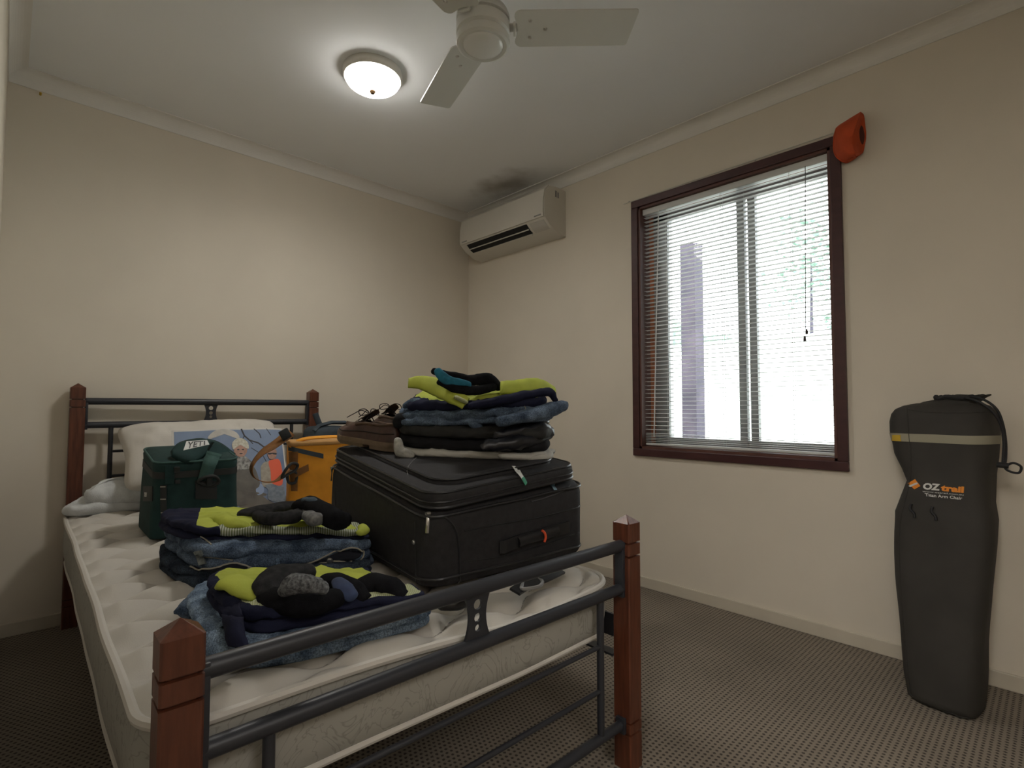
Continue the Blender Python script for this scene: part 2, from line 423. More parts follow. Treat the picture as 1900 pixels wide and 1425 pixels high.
# ------------------------------------------------------------------ room
H = 2.4; XL = -2.5256; YR = -3.75
def sbox(name, *a, m=None, **k): return struct(name, box(*a, **k), m)
fl = sbox('floor', XL - 1.4, 0.12, YR - 1.5, 0.0, -0.05, 0.0, m=M_carpet)
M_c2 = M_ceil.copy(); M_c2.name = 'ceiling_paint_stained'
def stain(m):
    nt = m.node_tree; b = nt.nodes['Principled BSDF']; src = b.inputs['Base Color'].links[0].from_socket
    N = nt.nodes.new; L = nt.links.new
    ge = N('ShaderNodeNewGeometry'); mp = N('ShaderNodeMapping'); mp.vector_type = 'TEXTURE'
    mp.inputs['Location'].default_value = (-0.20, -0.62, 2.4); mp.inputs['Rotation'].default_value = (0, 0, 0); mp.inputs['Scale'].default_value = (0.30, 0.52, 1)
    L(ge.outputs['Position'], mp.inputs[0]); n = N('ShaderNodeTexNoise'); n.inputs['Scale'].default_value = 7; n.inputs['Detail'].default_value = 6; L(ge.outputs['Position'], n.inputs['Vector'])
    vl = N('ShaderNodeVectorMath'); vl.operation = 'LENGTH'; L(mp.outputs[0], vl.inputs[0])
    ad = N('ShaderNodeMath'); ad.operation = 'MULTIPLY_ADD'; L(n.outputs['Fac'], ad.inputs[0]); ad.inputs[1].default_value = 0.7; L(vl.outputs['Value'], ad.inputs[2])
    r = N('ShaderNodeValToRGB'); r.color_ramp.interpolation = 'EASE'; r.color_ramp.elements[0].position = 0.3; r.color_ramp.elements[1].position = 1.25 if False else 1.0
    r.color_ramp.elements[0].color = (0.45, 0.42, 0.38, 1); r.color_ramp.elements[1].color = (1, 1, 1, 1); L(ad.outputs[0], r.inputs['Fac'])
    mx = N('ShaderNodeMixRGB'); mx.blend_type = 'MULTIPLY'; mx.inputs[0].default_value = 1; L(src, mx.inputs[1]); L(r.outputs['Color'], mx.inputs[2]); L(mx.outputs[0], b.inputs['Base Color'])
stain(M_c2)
sbox('ceiling', XL - 1.4, 0.12, YR - 1.5, 0.0, H, H + 0.05, m=M_c2)
sbox('wall_back', XL - 1.4, 0.12, 0.0, 0.1, -0.05, H + 0.05, m=M_wall)
bm = NB(); RX0, RX1 = -2.38, -1.50  # unseen rear doorway, added to let fill light into the room
bx(bm, XL - 1.4, RX0, YR - 0.1, YR, -0.05, H); bx(bm, RX1, 0.12, YR - 0.1, YR, -0.05, H); bx(bm, RX0, RX1, YR - 0.1, YR, 2.04, H)
struct('wall_rear', bm, M_wall)
bm = NB(); bx(bm, -3.9, -.3, YR - 1.5, YR - 1.4, 0, H); bx(bm, -.4, -.3, YR - 1.5, YR - .1, 0, H); bx(bm, -4.0, -3.9, YR - 1.5, YR - .1, 0, H)
struct('wall_added_passage', bm, M_hall)  # unseen passage, added to carry the fill light behind the camera
WY0, WY1, WZ0, WZ1 = -2.461, -1.443, 0.696, 2.097          # outer edge of the window timber
fw_ = 0.040
OY0, OY1, OZ0, OZ1 = WY0 + fw_, WY1 - fw_, WZ0 + fw_, WZ1 - fw_
bm = NB(); WT = 0.24
bx(bm, 0, WT, YR, OY0, 0, H); bx(bm, 0, WT, OY1, 0, 0, H); bx(bm, 0, WT, OY0, OY1, 0, OZ0); bx(bm, 0, WT, OY0, OY1, OZ1, H)
struct('wall_right', bm, M_wall)
# left wall with the open doorway the picture is taken from
DY0, DY1, DH = -3.60, -2.78, 2.04
bm = NB(); bx(bm, XL - 0.1, XL, DY1, 0, 0, H); bx(bm, XL - 0.1, XL, YR, DY0, 0, H); bx(bm, XL - 0.1, XL, DY0, DY1, DH, H)
struct('wall_left', bm, M_wall)
sbox('wall_added_hall', XL - 1.5, XL - 1.4, YR, 0, 0, H, m=M_hall)  # unseen hall, added so the side fill light has a place
bm = NB(); bx(bm, XL - 0.11, XL + 0.008, DY1, DY1 + 0.05, 0, DH + 0.05); bx(bm, XL - 0.11, XL + 0.008, DY0 - 0.05, DY0, 0, DH + 0.05); bx(bm, XL - 0.11, XL + 0.008, DY0, DY1, DH, DH + 0.05)
struct('trim_1', bm, M_trim)
# cove cornices
def cove(name, pts_of, n=8):
    bm = NB(); prof = [(0.0, -0.062), (0.004, -0.062)]
    for i in range(n + 1):
        a = PI / 2 * i / n; prof.append((0.050 - 0.046 * math.cos(a), -0.050 + 0.046 * math.sin(a) - 0.0))
    prof += [(0.062, -0.004), (0.062, 0.0), (0, 0)]
    loft(bm, [[pts_of(t, d, z) for d, z in prof] for t in (0, 1)])
    return struct(name, bm, M_trim)
cove('trim_2', lambda t, d, z: Vector((XL + d if t == 0 else -d, -d, H + z)))
cove('trim_3', lambda t, d, z: Vector((-d, -d if t == 0 else YR + d, H + z)))
cove('trim_4', lambda t, d, z: Vector((XL + d, -d if t == 0 else YR + d, H + z)))
BBH = 0.056
def skirt(name, x0, x1, y0, y1, ax):
    bm = box(x0, x1, y0, y1, 0, BBH, bev=0.003, seg=2); return struct(name, bm, M_base)
skirt('baseboard_back', XL, -0.011, -0.011, 0, 'x'); skirt('baseboard_right', -0.011, 0, YR, 0, 'y'); skirt('baseboard_left', XL, XL + 0.011, DY1 + 0.05, -0.011, 'y')

# ------------------------------------------------------------------ window
def tagged_struct_empty(name):
    o = bpy.data.objects.new(name, None); COL.objects.link(o); o['kind'] = 'structure'
    m = Matrix.Translation((0, (WY0 + WY1) / 2, WZ0)); o.matrix_world = m; MW[o.name] = m; return o
win = tagged_struct_empty('window_1')
bm = NB(); P = 0.018
for s in ((WY0, WY1, WZ0, OZ0), (WY0, WY1, OZ1, WZ1), (WY0, OY0, OZ0, OZ1), (OY1, WY1, OZ0, OZ1)):
    bx(bm, -P, 0.0, s[0], s[1], s[2], s[3], bev=0.003)
obj('window_frame', bm, M_frame, win, smooth=False)
bm = NB(); g = 0.012
for s in ((OY0, OY1, OZ0, OZ0 + g), (OY0, OY1, OZ1 - g, OZ1), (OY0, OY0 + g, OZ0, OZ1), (OY1 - g, OY1, OZ0, OZ1)):
    bx(bm, -0.008, .085, s[0], s[1], s[2], s[3])
obj('window_reveal', bm, M_reveal, win, smooth=False)
bm = NB()
for s in ((OY0, OY1, OZ0, OZ0 + g), (OY0, OY1, OZ1 - g, OZ1), (OY0, OY0 + g, OZ0, OZ1), (OY1 - g, OY1, OZ0, OZ1)):
    bx(bm, .085, WT, s[0], s[1], s[2], s[3])
obj('outer_reveal', bm, M_brickrev, win, smooth=False)
XG = 0.13
IY0, IY1, IZ0, IZ1 = OY0 + g, OY1 - g, OZ0 + g, OZ1 - g
bm = NB(); a = 0.045
bx(bm, XG, XG + .05, IY0, IY1, IZ0, IZ0 + a); bx(bm, XG, XG + .05, IY0, IY1, IZ1 - a, IZ1); bx(bm, XG, XG + .05, IY0, IY0 + .028, IZ0, IZ1); bx(bm, XG, XG + .05, IY1 - .085, IY1, IZ0, IZ1)
obj('outer_frame', bm, M_alu, win, smooth=False)
YM = -1.990 - 0.02
bm = NB(); bx(bm, XG - .01, XG + .02, YM + .006, YM + .042, IZ0, IZ1); bx(bm, XG + .005, XG + .035, YM - .042, YM - .006, IZ0, IZ1)
obj('sliding_sash', bm, M_alu, win, smooth=False)
obj('glass_pane', box(XG + .015, XG + .018, YM, IY1 - .085, IZ0 + a, IZ1 - a), M_glass, win, smooth=False)
obj('glass_pane', box(XG + .028, XG + .031, IY0 + .028, YM - .006, IZ0 + a, IZ1 - a), M_glass, win, smooth=False)

# venetian blind inside the reveal
bl = thing('venetian_blind', 'white aluminium venetian blind with thin open slats hanging inside the dark timber window frame', 'blind', (0.035, (WY0 + WY1) / 2, IZ0))
bm = NB(); bx(bm, 0.012, 0.050, IY0 + .003, IY1 - .003, IZ1 - .032, IZ1 - .001, bev=.002); obj('headrail', bm, M_blind, bl, smooth=False)
obj('bottom_rail', box(0.018, 0.046, IY0 + .006, IY1 - .006, IZ0 + .006, IZ0 + .018, bev=.003), M_blind, bl)
zs = []
z = IZ1 - .046
while z > IZ0 + .075: zs.append(z); z -= 0.0215
while z > IZ0 + .022: zs.append(z); z -= 0.0085
bm = NB()
for i, z in enumerate(zs):
    tl = math.radians(-1 + 2 * noise.noise(Vector((i * .7, 0, 0))));
    pr = [(-.0125, 0), (-.006, .0013), (0, .0018), (.006, .0013), (.0125, 0)]
    up = [Vector((.032 + x * math.cos(tl), 0, z + h + x * math.sin(tl))) for x, h in pr]; dn = [p - Vector((0, 0, .0010)) for p in up[::-1]]
    ring = up + dn; sg = noise.noise(Vector((i * 1.3, 5, 0))) * .0015
    loft(bm, [[p + Vector((0, IY0 + .005, sg)) for p in ring], [p + Vector((0, (IY0 + IY1) / 2, -sg)) for p in ring], [p + Vector((0, IY1 - .005, sg)) for p in ring]])
obj('blind_slats', bm, M_blind, bl)
for y in (IY1 - .14, (IY0 + IY1) / 2 + .02, IY0 + .16):
    bm = NB()
    for x in (.019, .045): tube(bm, [(x, y, IZ0 + .01), (x, y, IZ1 - .02)], .0008, n=5)
    obj('ladder_cord', bm, M_blind, bl)
p = Xw(1494, 300, .008); q = Xw(1495, 612, .008)
bm = NB(); tube(bm, [(.008, p.y, IZ1 - .03), (.007, (p.y + q.y) / 2, 1.7), (.006, q.y, q.z)], .0016, n=6)
lc = obj('lift_cord', bm, mat('grey_cord', (0.12, 0.12, 0.11), .8), bl)
bm = NB()
for dy, dz in ((-.004, 0), (.004, -.03)): lathe(bm, [(0.001, .012), (.004, .008), (.006, -.010), (.0, -.013)], (.006, q.y + dy, q.z - .008 + dz), n=10)
obj('cord_tassel', bm, mat('dark_tassel', (0.03, .015, .012), .6), lc)
w0 = Xw(1222, 400, .006); w1 = Xw(1214, 820, .006)
obj('tilt_wand', ctube([(.006, w0.y, IZ1 - .03), (.004, w1.y, 0.80)], .003, n=6), mat('clear_plastic', (.75, .78, .78), .15), bl)

# net wire above the frame
a0 = Xw(1157, 379, -.012); a1 = Xw(1546, 247, -.012)
bm = NB(); tube(bm, [a0, a1], .002, n=6); tube(bm, [(0, a0.y - .03, a0.z + .012), (-.012, a0.y - .03, a0.z - .001)], .0025, n=6); tube(bm, [(0, (a0.y + a1.y) / 2 - .2, a0.z + .01), (-.012, (a0.y + a1.y) / 2 - .2, a0.z)], .0025, n=6)
tag(obj('curtain_wire', bm, mat('white_wire', (.55, .53, .48), .5)), 'thin white curtain wire stretched along the wall just above the dark window frame', 'curtain wire')

# ------------------------------------------------------------------ outside
sbox('ground', 0.3, 14, -12, 10, -0.6, -0.5, m=M_ground)['kind'] = 'structure'
bm = NB(); pz = Xw(1277, 450, 1.3); pL = Xw(1263, 600, 1.3); pR = Xw(1290, 600, 1.3)
bx(bm, 1.3, 1.3 + .14, pR.y, pL.y, -0.5, pz.z, bev=.004)
tag(obj('porch_post', bm, M_brick, smooth=False), 'brown porch post standing outside, seen through the left pane of the window', 'post')
bm = NB(); f0 = Xw(1150, 655, 4.6); f1 = Xw(1600, 640, 4.6)
for i in range(26):
    y = -9 + i * .55; bx(bm, 4.6, 4.63, y, y + .54, -.5, f0.z, bev=0)
bx(bm, 4.58, 4.66, -9, 5.3, f0.z, f0.z + .03)
tag(obj('garden_fence', bm, M_fence, smooth=False), 'sunlit pale fence across the garden beyond the window', 'fence')
bm = NB(); h0 = Xw(1225, 585, 6.0); h1 = Xw(1400, 640, 6.0); e1 = Xw(1480, 637, 6.0)
rr = random.Random(2)
for i in range(34):
    t = i / 33; y = h0.y + (h1.y - h0.y) * t; z1 = h0.z + (h1.z - h0.z) * t ** .7 + rr.uniform(-.10, .06)
    r = bmesh.ops.create_icosphere(bm, subdivisions=3, radius=1)
    sx = rr.uniform(.25, .35)
    for v in r['verts']: v.co = Vector((6.3 + v.co.x * sx, y + v.co.y * sx, -0.5 + (v.co.z + 1) / 2 * (z1 + .5))) + noise.noise_vector(v.co * 4 + Vector((i, 0, 0))) * .10
tag(obj('garden_hedge', bm, M_leaf), 'hazy green hedge in the bright garden beyond the window', 'hedge')
tr = thing('garden_tree', 'faint bluish tree in the bright garden, seen through the upper right of the window', 'tree', (7.5, -5.0, -0.5))
tp = Xw(1505, 480, 7.5)
obj('trunk', ctube([(7.5, tp.y, -.5), (7.55, tp.y + .05, 1.2), (7.5, tp.y, tp.z)], [.05, .04, .015], n=8), M_brick, tr)
bm = NB()
for i in range(500):
    d = Vector((rr.gauss(0, .35), rr.gauss(0, .30), rr.gauss(0, .55))); c = Vector((7.5, tp.y, tp.z)) + d
    q = Matrix.Rotation(rr.uniform(0, 6), 3, 'Z') @ Matrix.Rotation(rr.uniform(0, 3), 3, 'X'); s = rr.uniform(.04, .08)
    vs = [bm.verts.new(c + q @ Vector(k) * s) for k in ((-1, 0, 0), (0, -.5, .1), (1, 0, 0), (0, .5, .1))]; bm.faces.new(vs)
obj('foliage', bm, M_leaf, tr)

# ------------------------------------------------------------------ air conditioner
ac = thing('air_conditioner', 'white split system air conditioner mounted high on the right wall beside the corner', 'air conditioner', (0, -0.556, 2.02))
AY0, AY1 = -0.957, -0.150
prof = [(0, 2.305), (-.09, 2.310), (-.150, 2.300), (-.185, 2.270), (-.198, 2.20), (-.200, 2.13), (-.194, 2.10), (-.150, 2.062), (-.07, 2.024), (0, 2.018)]
bm = NB(); loft(bm, [[Vector((x, y, z)) for x, z in prof] for y in (AY0, AY1)])
obj('body', bm, M_white, ac, angle=35)
fp = [(-.150, 2.302), (-.186, 2.272), (-.200, 2.20), (-.202, 2.13), (-.198, 2.102)]
fp2 = [(x - .006, z + (.004 if i == 0 else 0)) for i, (x, z) in enumerate(fp)]
bm = NB(); loft(bm, [[Vector((x, y, z)) for x, z in fp + fp2[::-1]] for y in (AY0 + .004, AY1 - .004)])
obj('front_panel', bm, M_white, ac, angle=35)
def ac_bot(t, off=0.0):   # along the sloping underside from front (0) to back (1)
    pl = [Vector((-.194, 2.10)), Vector((-.150, 2.062)), Vector((-.07, 2.024))]; d0 = (pl[1] - pl[0]).length; d1 = (pl[2] - pl[1]).length; d = t * (d0 + d1)
    if d < d0: a, b, f = pl[0], pl[1], d / d0
    else: a, b, f = pl[1], pl[2], (d - d0) / d1
    c = a.lerp(b, f); n = Vector((b.y - a.y, -(b.x - a.x))).normalized()
    return c + n * off
def strip(t0, t1, y0, y1, off0, off1, k=6):
    lo = [ac_bot(t0 + (t1 - t0) * i / k, off0) for i in range(k + 1)]; hi = [ac_bot(t0 + (t1 - t0) * i / k, off1) for i in range(k + 1)]
    bm = NB(); loft(bm, [[Vector((c.x, y, c.y)) for c in lo + hi[::-1]] for y in (y0, y1)]); return bm
obj('air_outlet', strip(.06, .56, AY0 + .16, AY1 - .06, -.002, .0022), M_dark, ac, smooth=False)
obj('louvre_flap', strip(.29, .33, AY0 + .165, AY1 - .065, .0015, .007), M_white, ac, smooth=False)
obj('louvre_flap', strip(.57, .64, AY0 + .17, AY1 - .07, .001, .006), M_white, ac, smooth=False)
obj('indicator_panel', strip(.10, .6, AY0 + .02, AY0 + .14, 0, .003), mat('ac_panel', (.50, .48, .44), .3), ac, smooth=False)
gp_ = mat('grey_print', (.25, .25, .25), .5)
obj('badge', box(-.2095, -.207, AY0 + .02, AY0 + .075, 2.112, 2.118), gp_, ac, smooth=False)
obj('badge', box(-.2095, -.207, AY1 - .08, AY1 - .03, 2.112, 2.118), gp_, ac, smooth=False)
obj('side_vent', box(-.10, -.085, AY0 - .0012, AY0, 2.245, 2.285), gp_, ac, smooth=False)
obj('side_vent', box(-.078, -.066, AY0 - .0012, AY0, 2.245, 2.28), gp_, ac, smooth=False)

# ------------------------------------------------------------------ ceiling light
LC = Vector((-1.393, -1.055, H))
cl = thing('ceiling_light', 'round white dome ceiling light, switched on', 'ceiling light', LC)
bm = NB(); lathe(bm, [(0, 0), (.122, 0), (.125, -.010), (.124, -.030), (.119, -.036), (.0, -.036)], LC, n=64)
obj('base_ring', bm, M_white, cl)
M_lamp = mat('lamp_glass', (.9, .9, .85), .3, emis=(1.0, 0.965, 0.90), estr=8.0)
bm = NB(); lathe(bm, [(.116, -.034)] + [(.116 * math.cos(a), -.034 - .052 * math.sin(a)) for a in [PI / 2 * i / 12 for i in range(1, 12)]] + [(0, -.086)], LC, n=64)
obj('glass_shade', bm, M_lamp, cl)
bm = NB(); lathe(bm, [(0, -.080), (.011, -.084), (.013, -.090), (.008, -.099), (0, -.101)], LC, n=16)
obj('finial', bm, mat('bronze', (.12, .07, .03), .4, metal=.7), cl)

# ------------------------------------------------------------------ ceiling fan
FC = Vector((-1.395, -1.785, 0)); 
fan = thing('ceiling_fan', 'white three bladed ceiling fan with a round motor housing hanging near the dome light', 'ceiling fan', (FC.x, FC.y, 2.14))
bm = NB(); lathe(bm, [(0, H), (.06, H), (.06, H - .02), (.035, H - .06), (.014, H - .065), (.014, 2.26), (0, 2.26)], FC, n=32); obj('down_rod', bm, M_fan, fan)
bm = NB(); lathe(bm, [(0, 2.272), (.03, 2.272), (.060, 2.268), (.082, 2.250), (.088, 2.235), (.088, 2.222), (.080, 2.219), (.080, 2.214), (.088, 2.211), (.088, 2.178), (.080, 2.172), (.080, 2.168), (.087, 2.165), (.089, 2.153), (.086, 2.143), (.078, 2.139), (.066, 2.142), (0, 2.146)], FC, n=56)
mh = obj('motor_housing', bm, M_fan, fan, angle=30)
bm = NB(); lathe(bm, [(.066, 2.143)] + [(.066 * math.cos(a), 2.143 - .018 * math.sin(a)) for a in [PI / 2 * i / 8 for i in range(1, 8)]] + [(0, 2.125)], FC, n=48)
obj('bottom_cap', bm, mat('fan_cap', (.66, .66, .64), .15), fan, label='glossy domed cap under the motor housing')
for ang in (-45, 73, 194):
    R = Matrix.Translation((FC.x, FC.y, 2.198)) @ Matrix.Rotation(math.radians(ang), 4, 'Z') @ Matrix.Rotation(math.radians(-9), 4, 'X')
    pts = []
    def q(a, c, r, s, e, n=5): return [(a + r * math.cos(math.radians(s + (e - s) * i / n)), c + r * math.sin(math.radians(s + (e - s) * i / n))) for i in range(n + 1)]
    pts = q(.488, -.057, .010, -90, 0) + q(.472, .058, .010, 0, 90) + q(.126, .048, .022, 90, 180) + [(.111, .020), (.115, 0), (.111, -.020)] + q(.126, -.046, .022, 180, 270)
    b = obj('fan_blade', curve_mesh([pts], .005, R), M_fan, fan, smooth=False)
    for x, y in ((.155, .032), (.155, -.032), (.205, 0)):
        t = NB(); lathe(t, [(0, -.0060), (.005, -.0055), (.0065, -.0025), (0, -.002)], (x, y, 0), n=12); t.transform(R)
        obj('blade_screw', t, M_chrome, b)
    bm = NB(); bx(bm, .075, .140, -.016, .016, .0026, .008, bev=.002, M=R); bx(bm, .100, .108, -.022, .022, -.010, .008, bev=.002, M=R)
    obj('blade_bracket', bm, M_fan, b)

# small hook on the back wall
hk = V(75, 176, 0); 
q = CAM + ray(75, 176) * (-CAM.y / ray(75, 176).y)
bm = NB(); tube(bm, [(q.x, 0, q.z), (q.x, -.012, q.z), (q.x, -.016, q.z + .004)], .004, n=8)
tag(obj('wall_hook', bm, M_yellow), 'tiny yellowish hook stuck on the back wall just below the cornice', 'hook')

# ------------------------------------------------------------------ bed
bed = thing('bed_frame', 'king single bed frame with dark stained timber posts and black steel rails', 'bed', (0.525, 1.08, 0), F=BED)
S = 0.027; W = 1.0504; L = 2.1645
def post(u, v, h):
    bm = NB(); sh = h - .020
    gs = [sh - .052, sh - .087] ; low = [.123, .094]
    zs = [0]
    for gz in sorted(low + gs): zs += [gz - .0028, gz - .0018, gz + .0018, gz + .0028]
    zs += [sh]
    def ring(s, z, c=.003): 
        return [Vector((u + x, v + y, z)) for x, y in ((s - c, -s), (s, -s + c), (s, s - c), (s - c, s), (-s + c, s), (-s, s - c), (-s, -s + c), (-s + c, -s))]
    rings = []
    for z in zs:
        deep = any(abs(z - gz) < .002 for gz in low + gs)
        rings.append(ring(S - .007 if deep else S, z))
    R = loft(bm, rings, caps=False); bm.faces.new(R[0][::-1])
    ap = bm.verts.new((u, v, h)); T = R[-1]
    for k in range(8): bm.faces.new((T[k], T[(k + 1) % 8], ap))
    return bm
for (u, v, h) in ((0, 0, .6628), (W, 0, .6628), (0, L, 1.0596), (W, L, 1.0596)):
    obj('bed_post', post(u, v, h), M_wood, bed, F=BED, smooth=False)
def orn(v, zc, hh, u=.528):
    n = 10; R_ = []; 
    for i in range(n + 1):
        t = -1 + 2 * i / n; R_.append((.022 + .014 * t * t, t * hh))
    pl = R_ + [(-x, y) for x, y in R_[::-1]]
    holes = [[(c_[2] * math.cos(2 * PI * k / 20), c_[1] + c_[2] * math.sin(2 * PI * k / 20)) for k in range(20)] for c_ in ((0, hh * .48, .0105), (0, -.002, .009), (0, -hh * .45, .007))]
    return curve_mesh([pl] + holes, .006, basis((u, v, zc), (1, 0, 0), (0, 0, 1)))
def board(v, ztop, z2, thin, zlow, legz):
    pr = v
    obj('top_rail', ctube([(S - .003, v, ztop), (W - S + .003, v, ztop)], .0155, n=20), M_black, bed, F=BED)
    obj('middle_rail', ctube([(S - .003, v, z2), (W - S + .003, v, z2)], .0145, n=20), M_black, bed, F=BED)
    obj('bottom_rail', ctube([(S - .003, v, zlow), (W - S + .003, v, zlow)], .0125, n=16), M_black, bed, F=BED)
    for u in (S + .004, W - S - .004):
        obj('end_plate', box(u - .006, u + .006, v - .014, v + .014, z2 - .02, ztop + .012, bev=.002), M_black, bed, F=BED)
        obj('end_plate', box(u - .006, u + .006, v - .014, v + .014, zlow - .02, zlow + .02, bev=.002), M_black, bed, F=BED)
    for u in (.122, .934): obj('upright', ctube([(u, v, zlow), (u, v, z2)], .0095, n=12), M_black, bed, F=BED)
    for z in thin: obj('thin_rail', ctube([(.122, v, z), (.934, v, z)], .0062, n=10), M_black, bed, F=BED)
    obj('centre_ornament', orn(v, (ztop + z2) / 2, (ztop - z2) / 2 - .006), M_black, bed, F=BED, smooth=False)
board(0, .583, .4695, (.344, .2335), .115, 0)
board(L, .980, .873, (.752, .64, .53), .42, 0)
obj('side_rail', box(.0, .012, S, L - S, .235, .285), M_black, bed, F=BED, smooth=False)
bm = NB(); bx(bm, 1.043, 1.050, S, L - S, .325, .385); bx(bm, 1.02, 1.05, S, L - S, .283, .289)
bx(bm, .004, .03, S, L - S, .283, .289)
obj('side_rail', bm, M_black, bed, F=BED, smooth=False)
bm = NB()
for i in range(12):
    v = .18 + i * .165; bx(bm, .012, 1.04, v, v + .06, .289, .300, bev=.002)
obj('slat_base', bm, mat('pine_slat', (.35, .24, .13), .7, var=.1, scale=10), bed, F=BED, smooth=False)

# ------------------------------------------------------------------ mattress
MU0, MU1, MV0, MV1 = -.028, 1.036, .032, 2.115
MZ0 = .302
def mt_z(u, v):                       # height of the tape edge
    return .488 - .022 * math.exp(-((u - .72) / .28) ** 2 - ((v - .1) / .5) ** 2) + .006 * noise.noise(Vector((u * 2, v * 2, 0)))
def mzb(p): return MZ0 + .033 * 1.15 * math.exp(-(p.y / .22) ** 2)
def mt_out(off=0.0, n=10, r=.085, sub=14):
    o = rr_outline(MU1 - MU0, MV1 - MV0, r, n); pts = [Vector((MU0 + x, MV0 + y, 0)) for x, y in o]
    out = []
    m = len(pts)
    for i in range(m):
        a, b = pts[i], pts[(i + 1) % m]; k = max(1, int((b - a).length / .05))
        for j in range(k): out.append(a.lerp(b, j / k))
    c = Vector(((MU0 + MU1) / 2, (MV0 + MV1) / 2, 0)); m = len(out); res = []
    for i in range(m):
        t = (out[(i + 1) % m] - out[(i - 1) % m]).normalized(); nn = Vector((t.y, -t.x, 0))
        p = out[i] + nn * (off + .004 * noise.noise(out[i] * 3))
        p.y += .03 * max(0, (.45 - p.x)) * max(0, 1 - p.y) if p.y < 1 else 0
        res.append(p)
    return res
mt = thing('mattress', 'cream quilted king single mattress lying on the black bed frame', 'mattress', (.5, 1.07, MZ0), F=BED)
bm = NB(); rings = []
for i in range(9):
    t = i / 8; off = .010 * math.sin(PI * t) ; 
    rings.append([Vector((p.x, p.y, mzb(p) + .004 + (mt_z(p.x, p.y) - mzb(p) - .004) * t + .012 * (1 - t) * max(0, noise.noise(p * 1.5 + Vector((3, 3, 0)))))) for p in mt_out(off - (0.006 if i in (0,) else 0))])
R = loft(bm, rings, caps=False); bm.faces.new(R[0][::-1])
obj('side_border', bm, M_border, mt, F=BED)
top_path = [Vector((p.x, p.y, mt_z(p.x, p.y) + .001)) for p in mt_out(.004)]
obj('tape_edge', ctube(top_path, .0085, n=8, closed=True), M_piping, mt, F=BED)
obj('tape_edge', ctube([Vector((p.x, p.y, mzb(p) + .008 + .012 * max(0, noise.noise(p * 1.5 + Vector((3, 3, 0)))))) for p in mt_out(-.002)], .007, n=8, closed=True), M_piping, mt, F=BED)
def quilt_h(u, v):
    p = .078; a = .031; k = 2 * PI / .235
    # wavy stitch lines running across the bed width, mirrored row to row
    s = (v - MV0) / p; i = math.floor(s); best = 9
    for j in (i - 1, i, i + 1, i + 2):
        c = MV0 + j * p + a * math.cos(k * u + (PI if j % 2 else 0)) * (1)
        best = min(best, abs(v - c))
    return .5 * min(1, best / .035) ** .5 + .5 * math.sin(PI / 2 * min(1, best / .062))
NU, NV = 200, 400
bm = NB(); G = []
wU, wV, rc = MU1 - MU0, MV1 - MV0, .085
for j in range(NV + 1):
    row = []
    for i in range(NU + 1):
        x = i / NU * wU; y = j / NV * wV
        dx = max(rc - x, x - (wU - rc), 0); dy = max(rc - y, y - (wV - rc), 0)
        sx = -1 if x < rc else 1; sy = -1 if y < rc else 1
        ex, ey = x, y
        if dx > 0 and dy > 0:
            ln = math.hypot(dx, dy); m_ = max(dx, dy); f = m_ / ln
            ex = (rc if sx < 0 else wU - rc) + sx * dx * f; ey = (rc if sy < 0 else wV - rc) + sy * dy * f
        u, v = MU0 + ex, MV0 + ey
        v2 = v + (.03 * max(0, (.45 - u)) * max(0, 1 - v) if v < 1 else 0)
        edge = min(x, wU - x, y, wV - y)
        e = min(1, edge / .05); dome = math.sqrt(max(0, 1 - (1 - e) ** 2))
        z = mt_z(u, v2) + .002 + dome * .004 + (quilt_h(u, v) * .028 - .013) * min(1, edge / .03)
        row.append(bm.verts.new((u, v2, z)))
    G.append(row)
for j in range(NV):
    for i in range(NU): bm.faces.new((G[j][i], G[j][i + 1], G[j + 1][i + 1], G[j + 1][i]))
mtop = obj('quilted_top', bm, M_quilt, mt, F=BED, angle=0)
T_m = tree_of(mtop)
bm = NB()
for j in range(-1, 29):
    pts = []
    for i in range(131):
        u = MU0 + .03 + (wU - .06) * i / 130; v = MV0 + j * .078 + .031 * math.cos(2 * PI / .235 * u + (PI if j % 2 else 0))
        v2 = v + (.03 * max(0, (.45 - u)) * max(0, 1 - v) if v < 1 else 0)
        h = T_m.ray_cast(Vector((u, v2, 1)), Vector((0, 0, -1)))
        if h[0] is not None and MV0 + .03 < v < MV1 - .03: pts.append(h[0] + Vector((0, 0, .0002)))
        else:
            if len(pts) > 3: tube(bm, pts, .0011, n=5)
            pts = []
    if len(pts) > 3: tube(bm, pts, .0011, n=5)
obj('quilt_stitching', bm, mat('quilt_thread', (.26, .245, .22), .9), mt, F=BED)
ZM = .503
